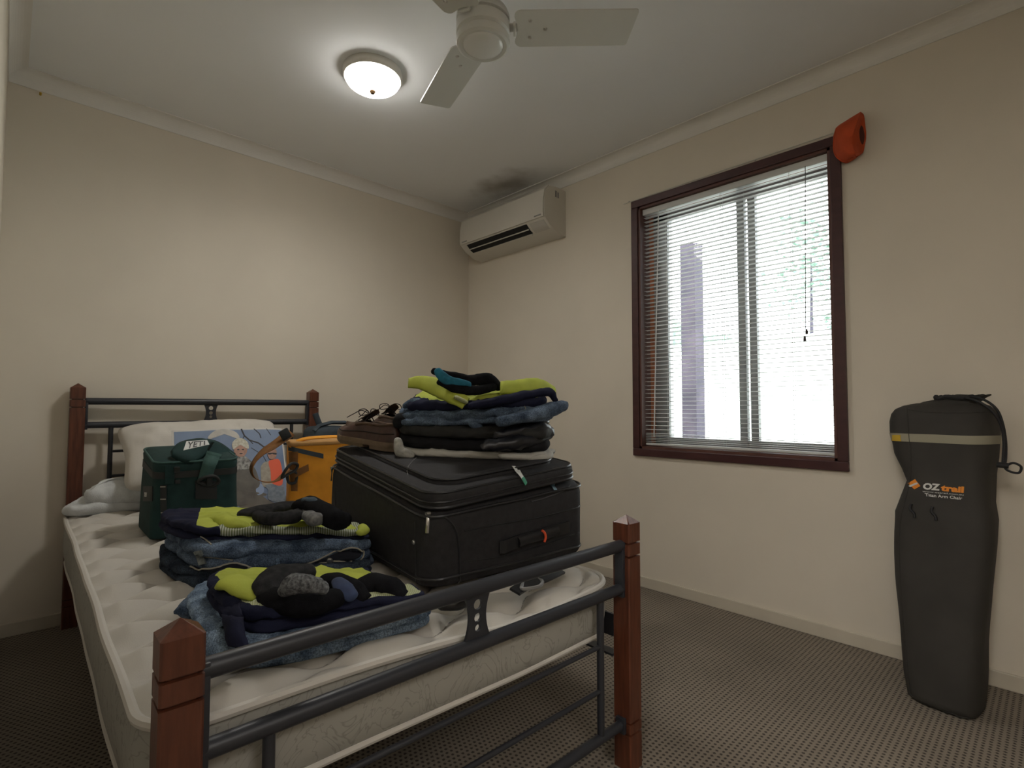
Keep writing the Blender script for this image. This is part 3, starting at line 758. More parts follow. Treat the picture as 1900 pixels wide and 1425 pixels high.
# ------------------------------------------------------------------ soft goods builders
def garment(loop, zb, th, layers, seed, k=132, jit=.006, wr=.004, wf=14.0, dome=.3, top_r=14, sub=7):
    """folded garment: closed footprint in the bed frame, stacked rounded folds, wrinkled. Returns (bmesh, face info)"""
    P = [Vector((p[0], p[1], 0)) for p in loop]; per = max(3, k // len(P)); C = cat(P, per, True); n = len(C)
    ar = sum(C[i].x * C[(i + 1) % n].y - C[(i + 1) % n].x * C[i].y for i in range(n))
    if ar < 0: C = C[::-1]
    c = sum(C, Vector()) / n
    nr = []
    for i in range(n):
        t = (C[(i + 1) % n] - C[(i - 1) % n]).normalized(); nr.append(Vector((t.y, -t.x, 0)))
    bm = NB(); rings = []; LK = bm.faces.layers.int.new('kd'); LF = bm.faces.layers.float.new('f'); LS = bm.faces.layers.float.new('s')
    sv = Vector((seed * 7.3, seed * 3.1, seed))
    def wrk(p, a=1.0):
        w1 = noise.noise_vector(p * wf + sv); w2 = noise.noise_vector(p * wf * 2.6 + sv * 2)
        q_ = Vector((p.x * .55 + p.y * .2, p.y * 1.3, p.z)) * wf
        r = 1 - abs(noise.noise(q_ + sv)) * 2.2; r2 = 1 - abs(noise.noise(q_ * 2.1 + sv * 3)) * 2.2
        return (w1 * wr + w2 * wr * .45) * a + Vector((0, 0, ((r ** 2 if r > 0 else 0) * wr * 1.1 + (r2 ** 2 if r2 > 0 else 0) * wr * .5 - wr * .5) * a))
    def TH(p): return th(p.x, p.y) if callable(th) else th
    def ZB(p): return zb(p.x, p.y) if callable(zb) else zb
    for rr_ in (.5, .9):
        rings.append([(Vector((c.lerp(C[i], rr_).x, c.lerp(C[i], rr_).y, ZB(c.lerp(C[i], rr_)) + (.004 if rr_ > .8 else .006))), 'b', rr_) for i in range(n)])
    for L_ in range(layers):
        for s in range(sub + 1):
            if L_ > 0 and s == 0: continue
            t = s / sub; f = (L_ + t) / layers; ring = []
            for i in range(n):
                h = TH(C[i]); e = h / layers / 2
                o = e * (math.sqrt(max(0, 1 - (2 * t - 1) ** 2)) - 1) * 1.15
                o += jit * noise.noise(C[i] * 6 + Vector((0, 0, L_ * 9.7)) + sv) 
                p = C[i] + nr[i] * o; p.z = ZB(C[i]) + h * f + .003 * noise.noise(C[i] * 9 + Vector((0, 0, L_ * 5)) + sv) * (1 if 0 < f < 1 else 0)
                ring.append((p, 's', f))
            rings.append(ring)
    last = rings[-1]
    for s in range(1, top_r):
        r = 1 - s / top_r; ring = []
        for i in range(n):
            q = last[i][0]; p = c.lerp(Vector((q.x, q.y, 0)), r); h = TH(p); p.z = ZB(p) + h + h * dome * .25 * (1 - r * r)
            if s == 1: p.z = (p.z + q.z) / 2 + h * .02
            ring.append((p, 't', r))
        rings.append(ring)
    VV = []
    for ring in rings:
        row = []
        for p, kd, f in ring:
            a = 0.25 if kd == 'b' else (1.0 if kd == 't' else min(1, f * 3))
            row.append(bm.verts.new(p + wrk(p, a)))
        VV.append(row)
    for a in range(len(VV) - 1):
        kd = rings[a + 1][0][1]; f = rings[a + 1][0][2]
        for i in range(n):
            j = (i + 1) % n
            fc = bm.faces.new((VV[a][i], VV[a][j], VV[a + 1][j], VV[a + 1][i])); fc[LK] = 'bst'.index(kd) + 1; fc[LF] = f; fc[LS] = i / n
    bm.faces.new(VV[0][::-1])
    pc = c.copy(); pc.z = ZB(c) + TH(c) * (1 + dome * .25); tv = bm.verts.new(pc + wrk(pc)); 
    for i in range(n):
        fc = bm.faces.new((VV[-1][i], VV[-1][(i + 1) % n], tv)); fc[LK] = 3; fc[LF] = 0; fc[LS] = i / n
    return bm, (LK, LF, LS)
def split(bm, info, sel, cuts=()):
    """take the faces chosen by sel(center, kind, f, s) out into a new bmesh"""
    LK, LF, LS = (bm.faces.layers.int['kd'], bm.faces.layers.float['f'], bm.faces.layers.float['s'])
    for co, no in cuts: bmesh.ops.bisect_plane(bm, geom=bm.verts[:] + bm.edges[:] + bm.faces[:], plane_co=co, plane_no=no)
    fs = [f for f in bm.faces if f[LK] and sel(f.calc_center_median(), ' bst'[f[LK]], f[LF], f[LS])]
    nb = NB(); mp = {}
    for f in fs:
        vs = []
        for v in f.verts:
            if v not in mp: mp[v] = nb.verts.new(v.co)
            vs.append(mp[v])
        nb.faces.new(vs)
    bmesh.ops.delete(bm, geom=fs, context='FACES')
    return nb
def poly_patch(tree, pts, off, m, name, parent, F=BED, label=None, n=7, step=4):
    C = cat([Vector((x, y, 0)) for x, y in pts], step, True); k = len(C); c = sum(C, Vector()) / k; bm = NB(); rings = []; ch = on(tree, c.x, c.y, off, F)
    for j in range(n):
        r = 1 - j / n; row = []
        for q in C:
            p = c.lerp(q, r); h = on(tree, p.x, p.y, off, F); row.append(bm.verts.new(h if h else ch))
        rings.append(row)
    cv = bm.verts.new(on(tree, c.x, c.y, off, F)); base = [bm.verts.new(on(tree, q.x, q.y, -.002, F) or ch) for q in C]
    rings.insert(0, base)
    for A, B_ in zip(rings, rings[1:]):
        for i in range(k): bm.faces.new((A[i], A[(i + 1) % k], B_[(i + 1) % k], B_[i]))
    for i in range(k): bm.faces.new((rings[-1][i], rings[-1][(i + 1) % k], cv))
    return obj(name, bm, m, parent, F=F, angle=0, label=label)
def rag(loop, **k):  # thin wrinkled patch of cloth
    return garment(loop, **k)
def blob(pts, rs, seed, wr=.003, wf=22, flat=(1, 1), n=18, seg=8, wrap=True):
    """soft tapering roll (sock, sleeve): closed ends"""
    P = cat([Vector(p) for p in pts], seg); m = len(P); R = []
    for i in range(m):
        f = i / (m - 1) * (len(rs) - 1); a = int(min(f, len(rs) - 2)); R.append(rs[a] + (rs[a + 1] - rs[a]) * (f - a))
    a0 = (P[0] - P[1]).normalized(); a1 = (P[-1] - P[-2]).normalized()
    pre = [P[0] + a0 * R[0] * math.cos(a) * .8 for a in (.3, .8, 1.2)]; pr = [R[0] * math.sin(a) for a in (.3, .8, 1.2)]
    post_ = [P[-1] + a1 * R[-1] * math.cos(a) * .8 for a in (1.2, .8, .3)]; por = [R[-1] * math.sin(a) for a in (1.2, .8, .3)]
    bm = NB(); tube(bm, pre + P + post_, pr + R + por, n=n, flat=flat); sv = Vector((seed * 5.1, seed, 0))
    for v in bm.verts:
        p = v.co.copy(); r = 1 - abs(noise.noise(p * wf * .9 + sv)) * 2
        v.co += noise.noise_vector(p * wf + sv) * wr + noise.noise_vector(p * wf * 2.7 + sv) * wr * .5
    return bm
def uv(p): return (p.x, p.y)

# ------------------------------------------------------------------ head of the bed: pillow, blanket, print
def pillow_bm(w, l, t, seed, amp=.012):
    bm = NB(); N = 36; G = []
    for side in (1, -1):
        g = []
        for j in range(N + 1):
            row = []
            for i in range(N + 1):
                x = -1 + 2 * i / N; y = -1 + 2 * j / N
                h = (max(0, 1 - x ** 4) * max(0, 1 - y ** 4)) ** .55
                sq = 1 - .07 * (1 - abs(x) ** 1.5) * abs(y) ** 3 - .10 * abs(x) ** 8; sr = 1 - .07 * (1 - abs(y) ** 1.5) * abs(x) ** 3 - .06 * abs(y) ** 8
                p = Vector((x * w / 2 * sr, y * l / 2 * sq, side * h * t / 2))
                nz = noise.noise(p * 9 + Vector((seed, 0, side))) * amp * h + amp * .6 * noise.noise(p * 22 + Vector((seed, 4, side))) * h
                p.z += nz * side
                row.append(bm.verts.new(p))
            g.append(row)
        G.append(g)
        for j in range(N):
            for i in range(N): bm.faces.new((g[j][i], g[j][i + 1], g[j + 1][i + 1], g[j + 1][i]))
    bmesh.ops.remove_doubles(bm, verts=bm.verts, dist=.0006)
    return bm
bm = pillow_bm(.70, .37, .15, 3, amp=.02)
# leaning against the headboard
bm.transform(Matrix.Translation((.482, 1.985, .742)) @ Matrix.Rotation(math.radians(48), 4, 'X') @ Matrix.Rotation(math.radians(2), 4, 'Z'))
tag(obj('pillow', bm, M_pillow, F=BED, angle=0), 'crumpled off-white pillow leaning on the headboard behind the printed picture', 'pillow')

bk = thing('folded_blanket', 'folded blue-grey blanket at the head corner of the mattress beside the left headboard post', 'blanket', (.13, 2.03, .50), F=BED)
bm, inf = garment([(-.035, 1.985), (.03, 1.945), (.20, 1.945), (.40, 1.95), (.44, 2.03), (.40, 2.10), (.2, 2.11), (.0, 2.10), (-.04, 2.05)], .500, lambda u, v: .052 + .010 * math.sin(u * 20), 1, 11, jit=.014, wr=.009, wf=11, dome=1)
obj('lower_fold', bm, M_blanket, bk, F=BED, angle=0)
bm, inf = garment([(.035, 1.965), (.12, 1.940), (.25, 1.935), (.38, 1.94), (.44, 2.00), (.40, 2.08), (.22, 2.10), (.08, 2.09), (.03, 2.03)], (.520), .108, 1, 12, jit=.012, wr=.009, wf=11, dome=.5)
obj('upper_fold', bm, M_blanket, bk, F=BED, angle=0)

# printed picture on board
pb0 = Vector((.295, 1.700, .505)); pbx = Vector((.458, -.035, 0.0)); pby = Vector((.0, .17, .345))
PW, PH = pbx.length, pby.length
PM = basis(pb0, pbx, pby)
pic = thing('printed_picture', 'rectangular colour print of two people outdoors under a blue sky, propped on the pillow', 'picture', (.52, 1.68, .505), F=BED)
def pboard(x0, x1, y0, y1, z0, z1, nx=24, ny=18, rag_=0.0):
    bm = NB(); F_ = []
    for z in (z0, z1):
        g = []
        for j in range(ny + 1):
            g.append([bm.verts.new((x0 + (x1 - x0) * i / nx + (rag_ * noise.noise(Vector((j, z, i))) if i in (0, nx) or j in (0, ny) else 0), y0 + (y1 - y0) * j / ny + (rag_ * noise.noise(Vector((i, 3, j))) if j in (0, ny) else 0), z)) for i in range(nx + 1)])
        F_.append(g)
    for k, g in enumerate(F_):
        for j in range(ny):
            for i in range(nx): bm.faces.new((g[j][i], g[j][i + 1], g[j + 1][i + 1], g[j + 1][i]))
    a, b = F_
    bd = [(0, i) for i in range(nx)] + [(j, nx) for j in range(ny)] + [(ny, i) for i in range(nx, 0, -1)] + [(j, 0) for j in range(ny, 0, -1)]
    for q in range(len(bd)):
        (j1, i1), (j2, i2) = bd[q], bd[(q + 1) % len(bd)]; bm.faces.new((a[j1][i1], a[j2][i2], b[j2][i2], b[j1][i1]))
    return bm
def pbend(bm):
    for v in bm.verts:
        v.co.z += .010 * math.sin(v.co.x / PW * PI) * (.4 + v.co.y / PH) + .0025 * math.sin(v.co.x * 34 + 1)
    bm.transform(PM); return bm
M_psky = mat('print_sky', (.14, .20, .33), .5, col2=(.24, .31, .44), scale=5)
obj('backing_card', pbend(pboard(0, PW, 0, PH, -.004, 0, rag_=.004)), mat('print_paper', (.62, .60, .56), .6), pic, F=BED)
obj('sky_area', pbend(pboard(.008, PW - .006, .006, PH - .008, 0, .0008)), M_psky, pic, F=BED)
def ppoly(name, pts, z, m, parent=None):
    """flat printed shape; pts in print coordinates 0..1"""
    bm = NB(); C = cat([Vector((x * PW, y * PH, 0)) for x, y in pts], 5, True)
    n = len(C); c = sum(C, Vector()) / n; R_ = []
    for zz in (z - .0006, z):
        for f in (1, .66, .33): pass
    lo = [bm.verts.new((p.x, p.y, z - .0008)) for p in C]; hi = [bm.verts.new((p.x, p.y, z)) for p in C]; mid = [bm.verts.new(tuple(c.lerp(p, .5)[:2]) + (z,)) for p in C]; cv = bm.verts.new((c.x, c.y, z))
    for i in range(n):
        j = (i + 1) % n
        bm.faces.new((lo[i], lo[j], hi[j], hi[i])); bm.faces.new((hi[i], hi[j], mid[j], mid[i])); bm.faces.new((mid[i], mid[j], cv))
    return obj(name, pbend(bm), m, pic if parent is None else parent, F=BED)
M_pgrey = mat('print_grey', (.10, .095, .085), .5, col2=(.17, .16, .14), scale=16)
M_pcam = mat('print_camo', (.07, .07, .07), .5, col2=(.42, .42, .40), scale=75)
M_pskin = mat('print_skin', (.42, .24, .18), .5, var=.15, scale=60)
M_pcap = mat('print_cap', (.42, .40, .30), .5, col2=(.62, .60, .52), scale=120)
M_pdk = mat('print_dark', (.03, .03, .035), .5)
M_pbeige = mat('print_beige', (.30, .27, .22), .5, col2=(.42, .39, .33), scale=50)
M_pred = mat('print_red', (.80, .13, .06), .5)
M_pjean = mat('print_jeans', (.13, .17, .22), .5, col2=(.24, .29, .35), scale=60)
M_pwhite = mat('print_white', (.50, .48, .44), .5, var=.1, scale=40)
ppoly('white_dome', [(.30, .90), (.36, .97), (.44, .985), (.53, .96), (.575, .90), (.56, .86), (.44, .92), (.32, .87)], .0018, M_pwhite)
ppoly('grey_ground', [(.05, .02), (.97, .02), (.97, .10), (.75, .16), (.6, .34), (.56, .48), (.3, .48), (.1, .40), (.03, .2)], .0018, M_pgrey)
bmx = NB()
for ln, r in (([(.60, .99), (.625, .90), (.67, .84), (.75, .80), (.82, .72)], .0035), ([(.625, .90), (.60, .84)], .002), ([(.72, .99), (.77, .92), (.78, .86)], .0022), ([(.67, .84), (.70, .79)], .002), ([(.80, .75), (.86, .73), (.90, .66)], .002), ([(.68, .74), (.78, .64), (.82, .52)], .0015), ([(.84, .99), (.88, .90)], .0015)):
    tube(bmx, [Vector((x * PW, y * PH, .0012)) for x, y in ln], r, n=6, flat=(1, .3))
obj('tree_branches', pbend(bmx), M_pdk, pic, F=BED)
ppoly('jacket', [(0.425, 0.06), (0.425, 0.39), (0.475, 0.52), (0.545, 0.59), (0.625, 0.58), (0.695, 0.48), (0.725, 0.34), (0.735, 0.16), (0.665, 0.06)], .0024, M_pgrey)
ppoly('camouflage_scarf', [(0.495, 0.5), (0.545, 0.62), (0.585, 0.66), (0.645, 0.6), (0.695, 0.5), (0.625, 0.47), (0.545, 0.46)], .0030, M_pcam)
fc = ppoly('face', [(0.525, 0.66), (0.52, 0.73), (0.555, 0.78), (0.605, 0.78), (0.64, 0.73), (0.625, 0.66), (0.58, 0.625)], .0032, M_pskin)
ppoly('knit_cap', [(0.51, 0.72), (0.505, 0.8), (0.55, 0.86), (0.605, 0.86), (0.65, 0.81), (0.655, 0.73), (0.625, 0.74), (0.58, 0.775), (0.535, 0.75)], .0038, M_pcap)
for x in (.557, .601): ppoly('eye', [(x - .012, .718), (x, .725), (x + .012, .718), (x, .710)], .0040, M_pdk, fc)
ppoly('mouth', [(0.565, 0.668), (0.58, 0.672), (0.597, 0.668), (0.58, 0.662)], .0040, M_pdk, fc)
ppoly('beige_jacket', [(0.76, 0.24), (0.75, 0.45), (0.77, 0.52), (0.82, 0.55), (0.945, 0.54), (0.945, 0.27), (0.89, 0.23)], .0030, M_pbeige)
ppoly('red_shirt', [(0.845, 0.27), (0.84, 0.42), (0.83, 0.54), (0.87, 0.57), (0.945, 0.55), (0.945, 0.255)], .0036, M_pred)
ppoly('blue_jeans', [(0.8, 0.07), (0.8, 0.19), (0.78, 0.25), (0.86, 0.26), (0.945, 0.25), (0.945, 0.03)], .0034, M_pjean)
f2 = ppoly('face', [(0.835, 0.6), (0.825, 0.67), (0.845, 0.715), (0.88, 0.725), (0.915, 0.705), (0.915, 0.63), (0.89, 0.58), (0.855, 0.575)], .0040, M_pskin)
ppoly('sunglasses', [(0.832, 0.655), (0.875, 0.66), (0.915, 0.655), (0.912, 0.635), (0.88, 0.642), (0.875, 0.65), (0.86, 0.64), (0.836, 0.638)], .0048, M_pdk, f2)
ppoly('blue_patch', [(0.705, 0.14), (0.69, 0.21), (0.72, 0.24), (0.735, 0.28), (0.76, 0.24), (0.76, 0.17)], .0034, mat('print_light_blue', (.30, .40, .60), .5))

# ------------------------------------------------------------------ green soft cooler
gc = thing('soft_cooler', 'dark green soft cooler with a padded carry strap standing on the mattress near the pillow', 'cooler bag', (.305, 1.44, .503), F=BED)
gx0, gx1, gy0, gy1, gz0 = .152, .428, 1.270, 1.550, .504
def gwarp(p):
    t = (p.z - gz0) / .26; q = p.copy(); cx, cy = (gx0 + gx1) / 2, (gy0 + gy1) / 2
    s = 1 - .055 * t; q.x = cx + (p.x - cx) * s; q.y = cy + (p.y - cy) * s
    q.z += max(0, t) * .14 * (p.y - gy0)
    q += noise.noise_vector(q * 11) * .003
    return q
e = .012
bm = rrloft(rounded_slab_secs(gz0, gz0 + .222, gx0, gx1, gy0, gy1, .035, e) , 6)
bmesh.ops.bisect_plane(bm, geom=bm.verts[:] + bm.edges[:] + bm.faces[:], plane_co=(0, 0, gz0 + .08), plane_no=(0, 0, 1))
bmesh.ops.bisect_plane(bm, geom=bm.verts[:] + bm.edges[:] + bm.faces[:], plane_co=(0, 0, gz0 + .16), plane_no=(0, 0, 1))
for v in bm.verts: v.co = gwarp(v.co)
gb = obj('body', bm, M_green, gc, F=BED, angle=50)
bm = rrloft([(gz0 + .205, gx0 - .002, gx1 + .002, gy0 - .002, gy1 + .002, .036), (gz0 + .227, gx0 - .002, gx1 + .002, gy0 - .002, gy1 + .002, .036)], 6, gwarp)
zb_ = obj('zip_band', bm, M_blackweb, gc, F=BED)
bm = rrloft([(gz0 + .226, gx0, gx1, gy0, gy1, .035), (gz0 + .246, gx0 - .003, gx1 + .003, gy0 - .003, gy1 + .003, .036), (gz0 + .256, gx0, gx1, gy0, gy1, .035), (gz0 + .262, gx0 + .008, gx1 - .008, gy0 + .008, gy1 - .008, .03), (gz0 + .264, gx0 + .03, gx1 - .03, gy0 + .03, gy1 - .03, .02)], 6, gwarp)
gl = obj('lid', bm, M_green, gc, F=BED, angle=50)
bm = NB(); tube(bm, [gwarp(Vector((gx0 + x, gy0 + y, gz0 + .258))) for x, y in rr_outline(gx1 - gx0, gy1 - gy0, .035, 5)], .004, n=6, closed=True); obj('lid_piping', bm, M_green_l, gl, F=BED)
TG = tree_of(gb, gl, zb_)
def decal_box(tree, px0, py0, px1, py1, t, n=6, F=BED, m=6):
    """a thin patch lying on a surface, traced between four screen corners"""
    bm = NB(); A = []; B_ = []
    for j in range(m + 1):
        ra = []; rb = []
        for i in range(n + 1):
            x = px0 + (px1 - px0) * i / n; y = py0 + (py1 - py0) * j / m
            a = on(tree, x, y, .0003, F); b = on(tree, x, y, t, F)
            if a is None: return None
            ra.append(bm.verts.new(a)); rb.append(bm.verts.new(b))
        A.append(ra); B_.append(rb)
    for j in range(m):
        for i in range(n): bm.faces.new((B_[j][i], B_[j][i + 1], B_[j + 1][i + 1], B_[j + 1][i])); bm.faces.new((A[j][i], A[j + 1][i], A[j + 1][i + 1], A[j][i + 1]))
    bd = [(0, i) for i in range(n)] + [(j, n) for j in range(m)] + [(m, i) for i in range(n, 0, -1)] + [(j, 0) for j in range(m, 0, -1)]
    for q in range(len(bd)):
        (j1, i1), (j2, i2) = bd[q], bd[(q + 1) % len(bd)]; bm.faces.new((A[j1][i1], A[j2][i2], B_[j2][i2], B_[j1][i1]))
    return bm
def put(name, bm, m, parent, F=BED, **k):
    if bm is None or len(bm.verts) == 0: print('MISSED', name); return None
    return obj(name, bm, m, parent, F=F, **k)
ms = put('molle_strip', decal_box(TG, 298, 900, 309, 978, .004), M_blackweb, gc)
for y in (902, 925, 950, 974):
    put('strip_bartack', decal_box(TG, 298, y, 307, y + 2.2, .0052, m=1), M_stitch, ms)
lp = put('logo_patch', decal_box(TG, 267, 902, 284, 930, .003), M_blackweb, gc)
pa, pb_, pc_ = on(TG, 270, 921, .004), on(TG, 281, 922, .004), on(TG, 270, 911, .004)
bm = text_mesh('YETI', .020, .001, basis(pa, pb_ - pa, pc_ - pa), bold=.0005); obj('logo_text', bm, M_logo_w, lp, F=BED, smooth=False)
put('side_tab', decal_box(TG, 306, 863, 323, 898, .006), M_green, gc)
put('side_buckle', decal_box(TG, 322, 866, 333, 876, .012), M_blackweb, gc)
put('side_buckle', decal_box(TG, 324, 890, 334, 897, .008), M_blackweb, gc)
fpn = put('front_patch', decal_box(TG, 362, 892, 402, 926, .005), M_blackweb, gc)
a = on(TG, 384, 890, .014)
bm = NB(); tube(bm, cat([a + Vector((-.030, 0, -.004)), a + Vector((-.01, -.012, .012)), a + Vector((.018, -.012, .012)), a + Vector((.034, -.004, -.008)), a + Vector((.012, 0, -.022))], 6, True), .006, n=8, closed=True)
bx(bm, a.x - .006, a.x + .012, a.y - .012, a.y + .004, a.z - .02, a.z + .014, bev=.003)
obj('strap_buckle', bm, M_blackweb, gc, F=BED)
# padded strap lying over the lid
def PV(pts, vs): return [V(p[0], p[1], v) for p, v in zip(pts, vs)]
lo = PV([(318, 848), (336, 857), (356, 861), (372, 854), (384, 842)], [1.29, 1.275, 1.275, 1.29, 1.315])
hi = PV([(316, 838), (330, 822), (352, 815), (376, 813), (398, 820)], [1.32, 1.345, 1.355, 1.355, 1.375])
def sheet(lo, hi, t, seg=6, m=8, bulge=.008):
    A = cat(lo, seg); B_ = cat(hi, seg); bm = NB(); F1 = []; F2 = []
    for i, (a, b) in enumerate(zip(A, B_)):
        T = (A[min(i + 1, len(A) - 1)] - A[max(i - 1, 0)]).normalized(); nn = T.cross(b - a).normalized()
        if nn.y > 0: nn = -nn
        r1 = []; r2 = []
        for j in range(m + 1):
            s = j / m; p = a.lerp(b, s); o = math.sqrt(max(0, 1 - (2 * s - 1) ** 2))
            r1.append(bm.verts.new(p + nn * (t / 2 * o + bulge * o))); r2.append(bm.verts.new(p + nn * (-t / 2 * o + bulge * o)))
        F1.append(r1); F2.append(r2)
    for G_ in (F1, F2):
        for i in range(len(G_) - 1):
            for j in range(m): bm.faces.new((G_[i][j], G_[i + 1][j], G_[i + 1][j + 1], G_[i][j + 1]))
    for i in (0, len(F1) - 1):
        for j in range(m): bm.faces.new((F1[i][j], F1[i][j + 1], F2[i][j + 1], F2[i][j]))
    bmesh.ops.remove_doubles(bm, verts=bm.verts, dist=.0004)
    return bm
sp = obj('shoulder_pad', sheet(lo, hi, .014), M_green, gc, F=BED, angle=0)
TP = tree_of(sp)
l2 = PV([(384, 842), (378, 850), (372, 856), (366, 858)], [1.33, 1.32, 1.31, 1.30]); 
lo2 = PV([(352, 858), (378, 856), (404, 852), (434, 853)], [1.305, 1.335, 1.355, 1.375]); hi2 = PV([(384, 814), (402, 818), (420, 828), (436, 842)], [1.385, 1.405, 1.415, 1.425])
obj('strap_return', sheet(lo2, hi2, .010, bulge=.004), M_green, gc, F=BED, angle=0)
def quad_patch(tree, q, t, n=8, m=4, F=BED):
    """thin patch over a surface from four pixel corners (tl,tr,br,bl)"""
    bm = NB(); A = []; B_ = []
    for j in range(m + 1):
        ra = []; rb = []
        for i in range(n + 1):
            u_, v_ = i / n, j / m
            x = (q[0][0] * (1 - u_) + q[1][0] * u_) * (1 - v_) + (q[3][0] * (1 - u_) + q[2][0] * u_) * v_
            y = (q[0][1] * (1 - u_) + q[1][1] * u_) * (1 - v_) + (q[3][1] * (1 - u_) + q[2][1] * u_) * v_
            b = on(tree, x, y, t, F)
            if b is None: return None
            rb.append(bm.verts.new(b)); ra.append(bm.verts.new(on(tree, x, y, .0002, F)))
        A.append(ra); B_.append(rb)
    for j in range(m):
        for i in range(n): bm.faces.new((B_[j][i], B_[j][i + 1], B_[j + 1][i + 1], B_[j + 1][i])); bm.faces.new((A[j][i], A[j + 1][i], A[j + 1][i + 1], A[j][i + 1]))
    bd = [(0, i) for i in range(n)] + [(j, n) for j in range(m)] + [(m, i) for i in range(n, 0, -1)] + [(j, 0) for j in range(m, 0, -1)]
    for k in range(len(bd)):
        (j1, i1), (j2, i2) = bd[k], bd[(k + 1) % len(bd)]; bm.faces.new((A[j1][i1], A[j2][i2], B_[j2][i2], B_[j1][i1]))
    return bm
wl = put('strap_label', quad_patch(TP, [(346, 819), (384, 817), (388, 825), (340, 836)], .0015, n=10), M_logo_w, sp)
def wrap_text(s, tree, q, off, m, parent, name, depth=.0006, bold=0.0, F=BED):
    """lettering laid on a surface inside a pixel quadrilateral"""
    bm = text_mesh(s, 1.0, .0, Matrix.Identity(4), bold=bold)
    bmesh.ops.subdivide_edges(bm, edges=[e for e in bm.edges if e.calc_length() > .15], cuts=2)
    xs = [v.co.x for v in bm.verts]; ys = [v.co.y for v in bm.verts]; x0, x1, y0, y1 = min(xs), max(xs), min(ys), max(ys)
    bad = []
    for v in bm.verts:
        u_ = (v.co.x - x0) / (x1 - x0); v_ = 1 - (v.co.y - y0) / (y1 - y0)
        x = (q[0][0] * (1 - u_) + q[1][0] * u_) * (1 - v_) + (q[3][0] * (1 - u_) + q[2][0] * u_) * v_
        y = (q[0][1] * (1 - u_) + q[1][1] * u_) * (1 - v_) + (q[3][1] * (1 - u_) + q[2][1] * u_) * v_
        p = on(tree, x, y, off, F)
        if p is None: bad.append(v)
        else: v.co = p
    if bad: bmesh.ops.delete(bm, geom=bad, context='VERTS')
    return put(name, bm, m, parent, F=F, smooth=False)
wrap_text('YETI', TP, [(349, 820.5), (380, 818.5), (380, 826), (345, 834)], .0022, M_pdk, wl, 'label_text', bold=.02)
obj('hanging_webbing', ribbon([V(398, 840, 1.305), V(394, 848, 1.29), V(389, 860, 1.265), V(384, 876, 1.262), V(380, 890, 1.260)], (1, 0, 0), [.052, .046, .044, .044], .003), M_green_l, gc, F=BED, angle=0)

# ------------------------------------------------------------------ orange cooler
oc = thing('cooler_backpack', 'mustard orange soft cooler with brown webbing straps standing behind the suitcase', 'cooler bag', (.80, 1.50, .503), F=BED)
ox0, ox1, oy0, oy1, oz0 = .648, .94, 1.40, 1.59, .506
def owarp(p):
    q = p.copy(); t = (p.z - oz0) / .3
    d = q - Vector((ox0, oy0, 0)); r_ = math.radians(-17); q.x = ox0 + d.x * math.cos(r_) - d.y * math.sin(r_); q.y = oy0 + d.x * math.sin(r_) + d.y * math.cos(r_)
    q += noise.noise_vector(q * 9 + Vector((5, 5, 5))) * .005
    return q
bm = rrloft(rounded_slab_secs(oz0, oz0 + .290, ox0, ox1, oy0, oy1, .03, .012), 5)
for zz in (.06, .12, .18, .24): bmesh.ops.bisect_plane(bm, geom=bm.verts[:] + bm.edges[:] + bm.faces[:], plane_co=(0, 0, oz0 + zz), plane_no=(0, 0, 1))
for v in bm.verts: v.co = owarp(v.co)
ob = obj('body', bm, M_orange, oc, F=BED, angle=50); TO = tree_of(ob)
put('seam_band', quad_patch(TO, [(536, 828), (600, 842), (600, 851), (536, 836)], .003, n=10), M_slate, oc)
bm = rrloft(rounded_slab_secs(oz0 + .286, oz0 + .306, ox0 - .006, ox1, oy0 - .004, oy1, .03, .008), 5, owarp); ol = obj('lid', bm, M_tan, oc, F=BED, angle=50)
bm = NB(); TOL = tree_of(ol)
obj('lid_handle', ribbon([owarp(Vector(k)) for k in ((ox0 + .03, 1.44, oz0 + .304), (ox0 + .08, 1.43, oz0 + .318), (ox0 + .2, 1.43, oz0 + .318), (ox0 + .27, 1.44, oz0 + .304))], (.3, 1, .2), .04, .005), M_orange, oc, F=BED, angle=0)
put('vertical_webbing', quad_patch(TO, [(537, 838), (553, 838), (552, 911), (541, 911)], .004, n=3, m=12), M_brown, oc)
put('cross_webbing', quad_patch(TO, [(540, 876), (572, 861), (573, 873), (542, 889)], .007, n=8, m=3), M_brown, oc)
bm = NB(); a = on(TO, 544, 884, .012)
tube(bm, cat([a + Vector(k) for k in ((-.018, 0, .014), (0, -.006, .024), (.02, 0, .010), (.014, 0, -.024), (-.012, 0, -.022))], 5, True), .006, n=8, closed=True)
obj('strap_buckle', bm, M_blackweb, oc, F=BED)
st = [V(540, 802, 1.43), V(527, 812, 1.41), V(508, 826, 1.40), V(488, 839, 1.39), V(472, 856, 1.385), V(466, 872, 1.38), V(472, 886, 1.38), V(490, 894, 1.38), (V(510, 893, 1.38)), V(524, 884, 1.38), V(538, 872, 1.39)]
obj('shoulder_strap', ribbon(st, [(0.1, .6, .8), (.1, .7, .6), (.1, .9, .2), (0, 1, .1), (0, 1, -.1), (0, .8, .4)], .040, .003, n=6), M_brown, oc, F=BED, angle=0)
a = V(529, 806, 1.395)
bm = NB(); 
bx(bm, -.020, .020, -.006, .006, -.022, .022, bev=.004, M=basis(a, (.9, 0, .45), (0, 1, 0)).to_4x4() if False else Matrix.Translation(a) @ Matrix.Rotation(-.5, 4, 'Y'))
obj('strap_slider', bm, M_blackweb, oc, F=BED)
bm = NB(); tube(bm, cat([V(523, 886, 1.36), V(530, 872, 1.355), V(541, 860, 1.36), V(552, 862, 1.37), V(548, 872, 1.37), V(534, 880, 1.365)], 5, True), .006, n=8, closed=True)
obj('strap_buckle', bm, M_blackweb, oc, F=BED)

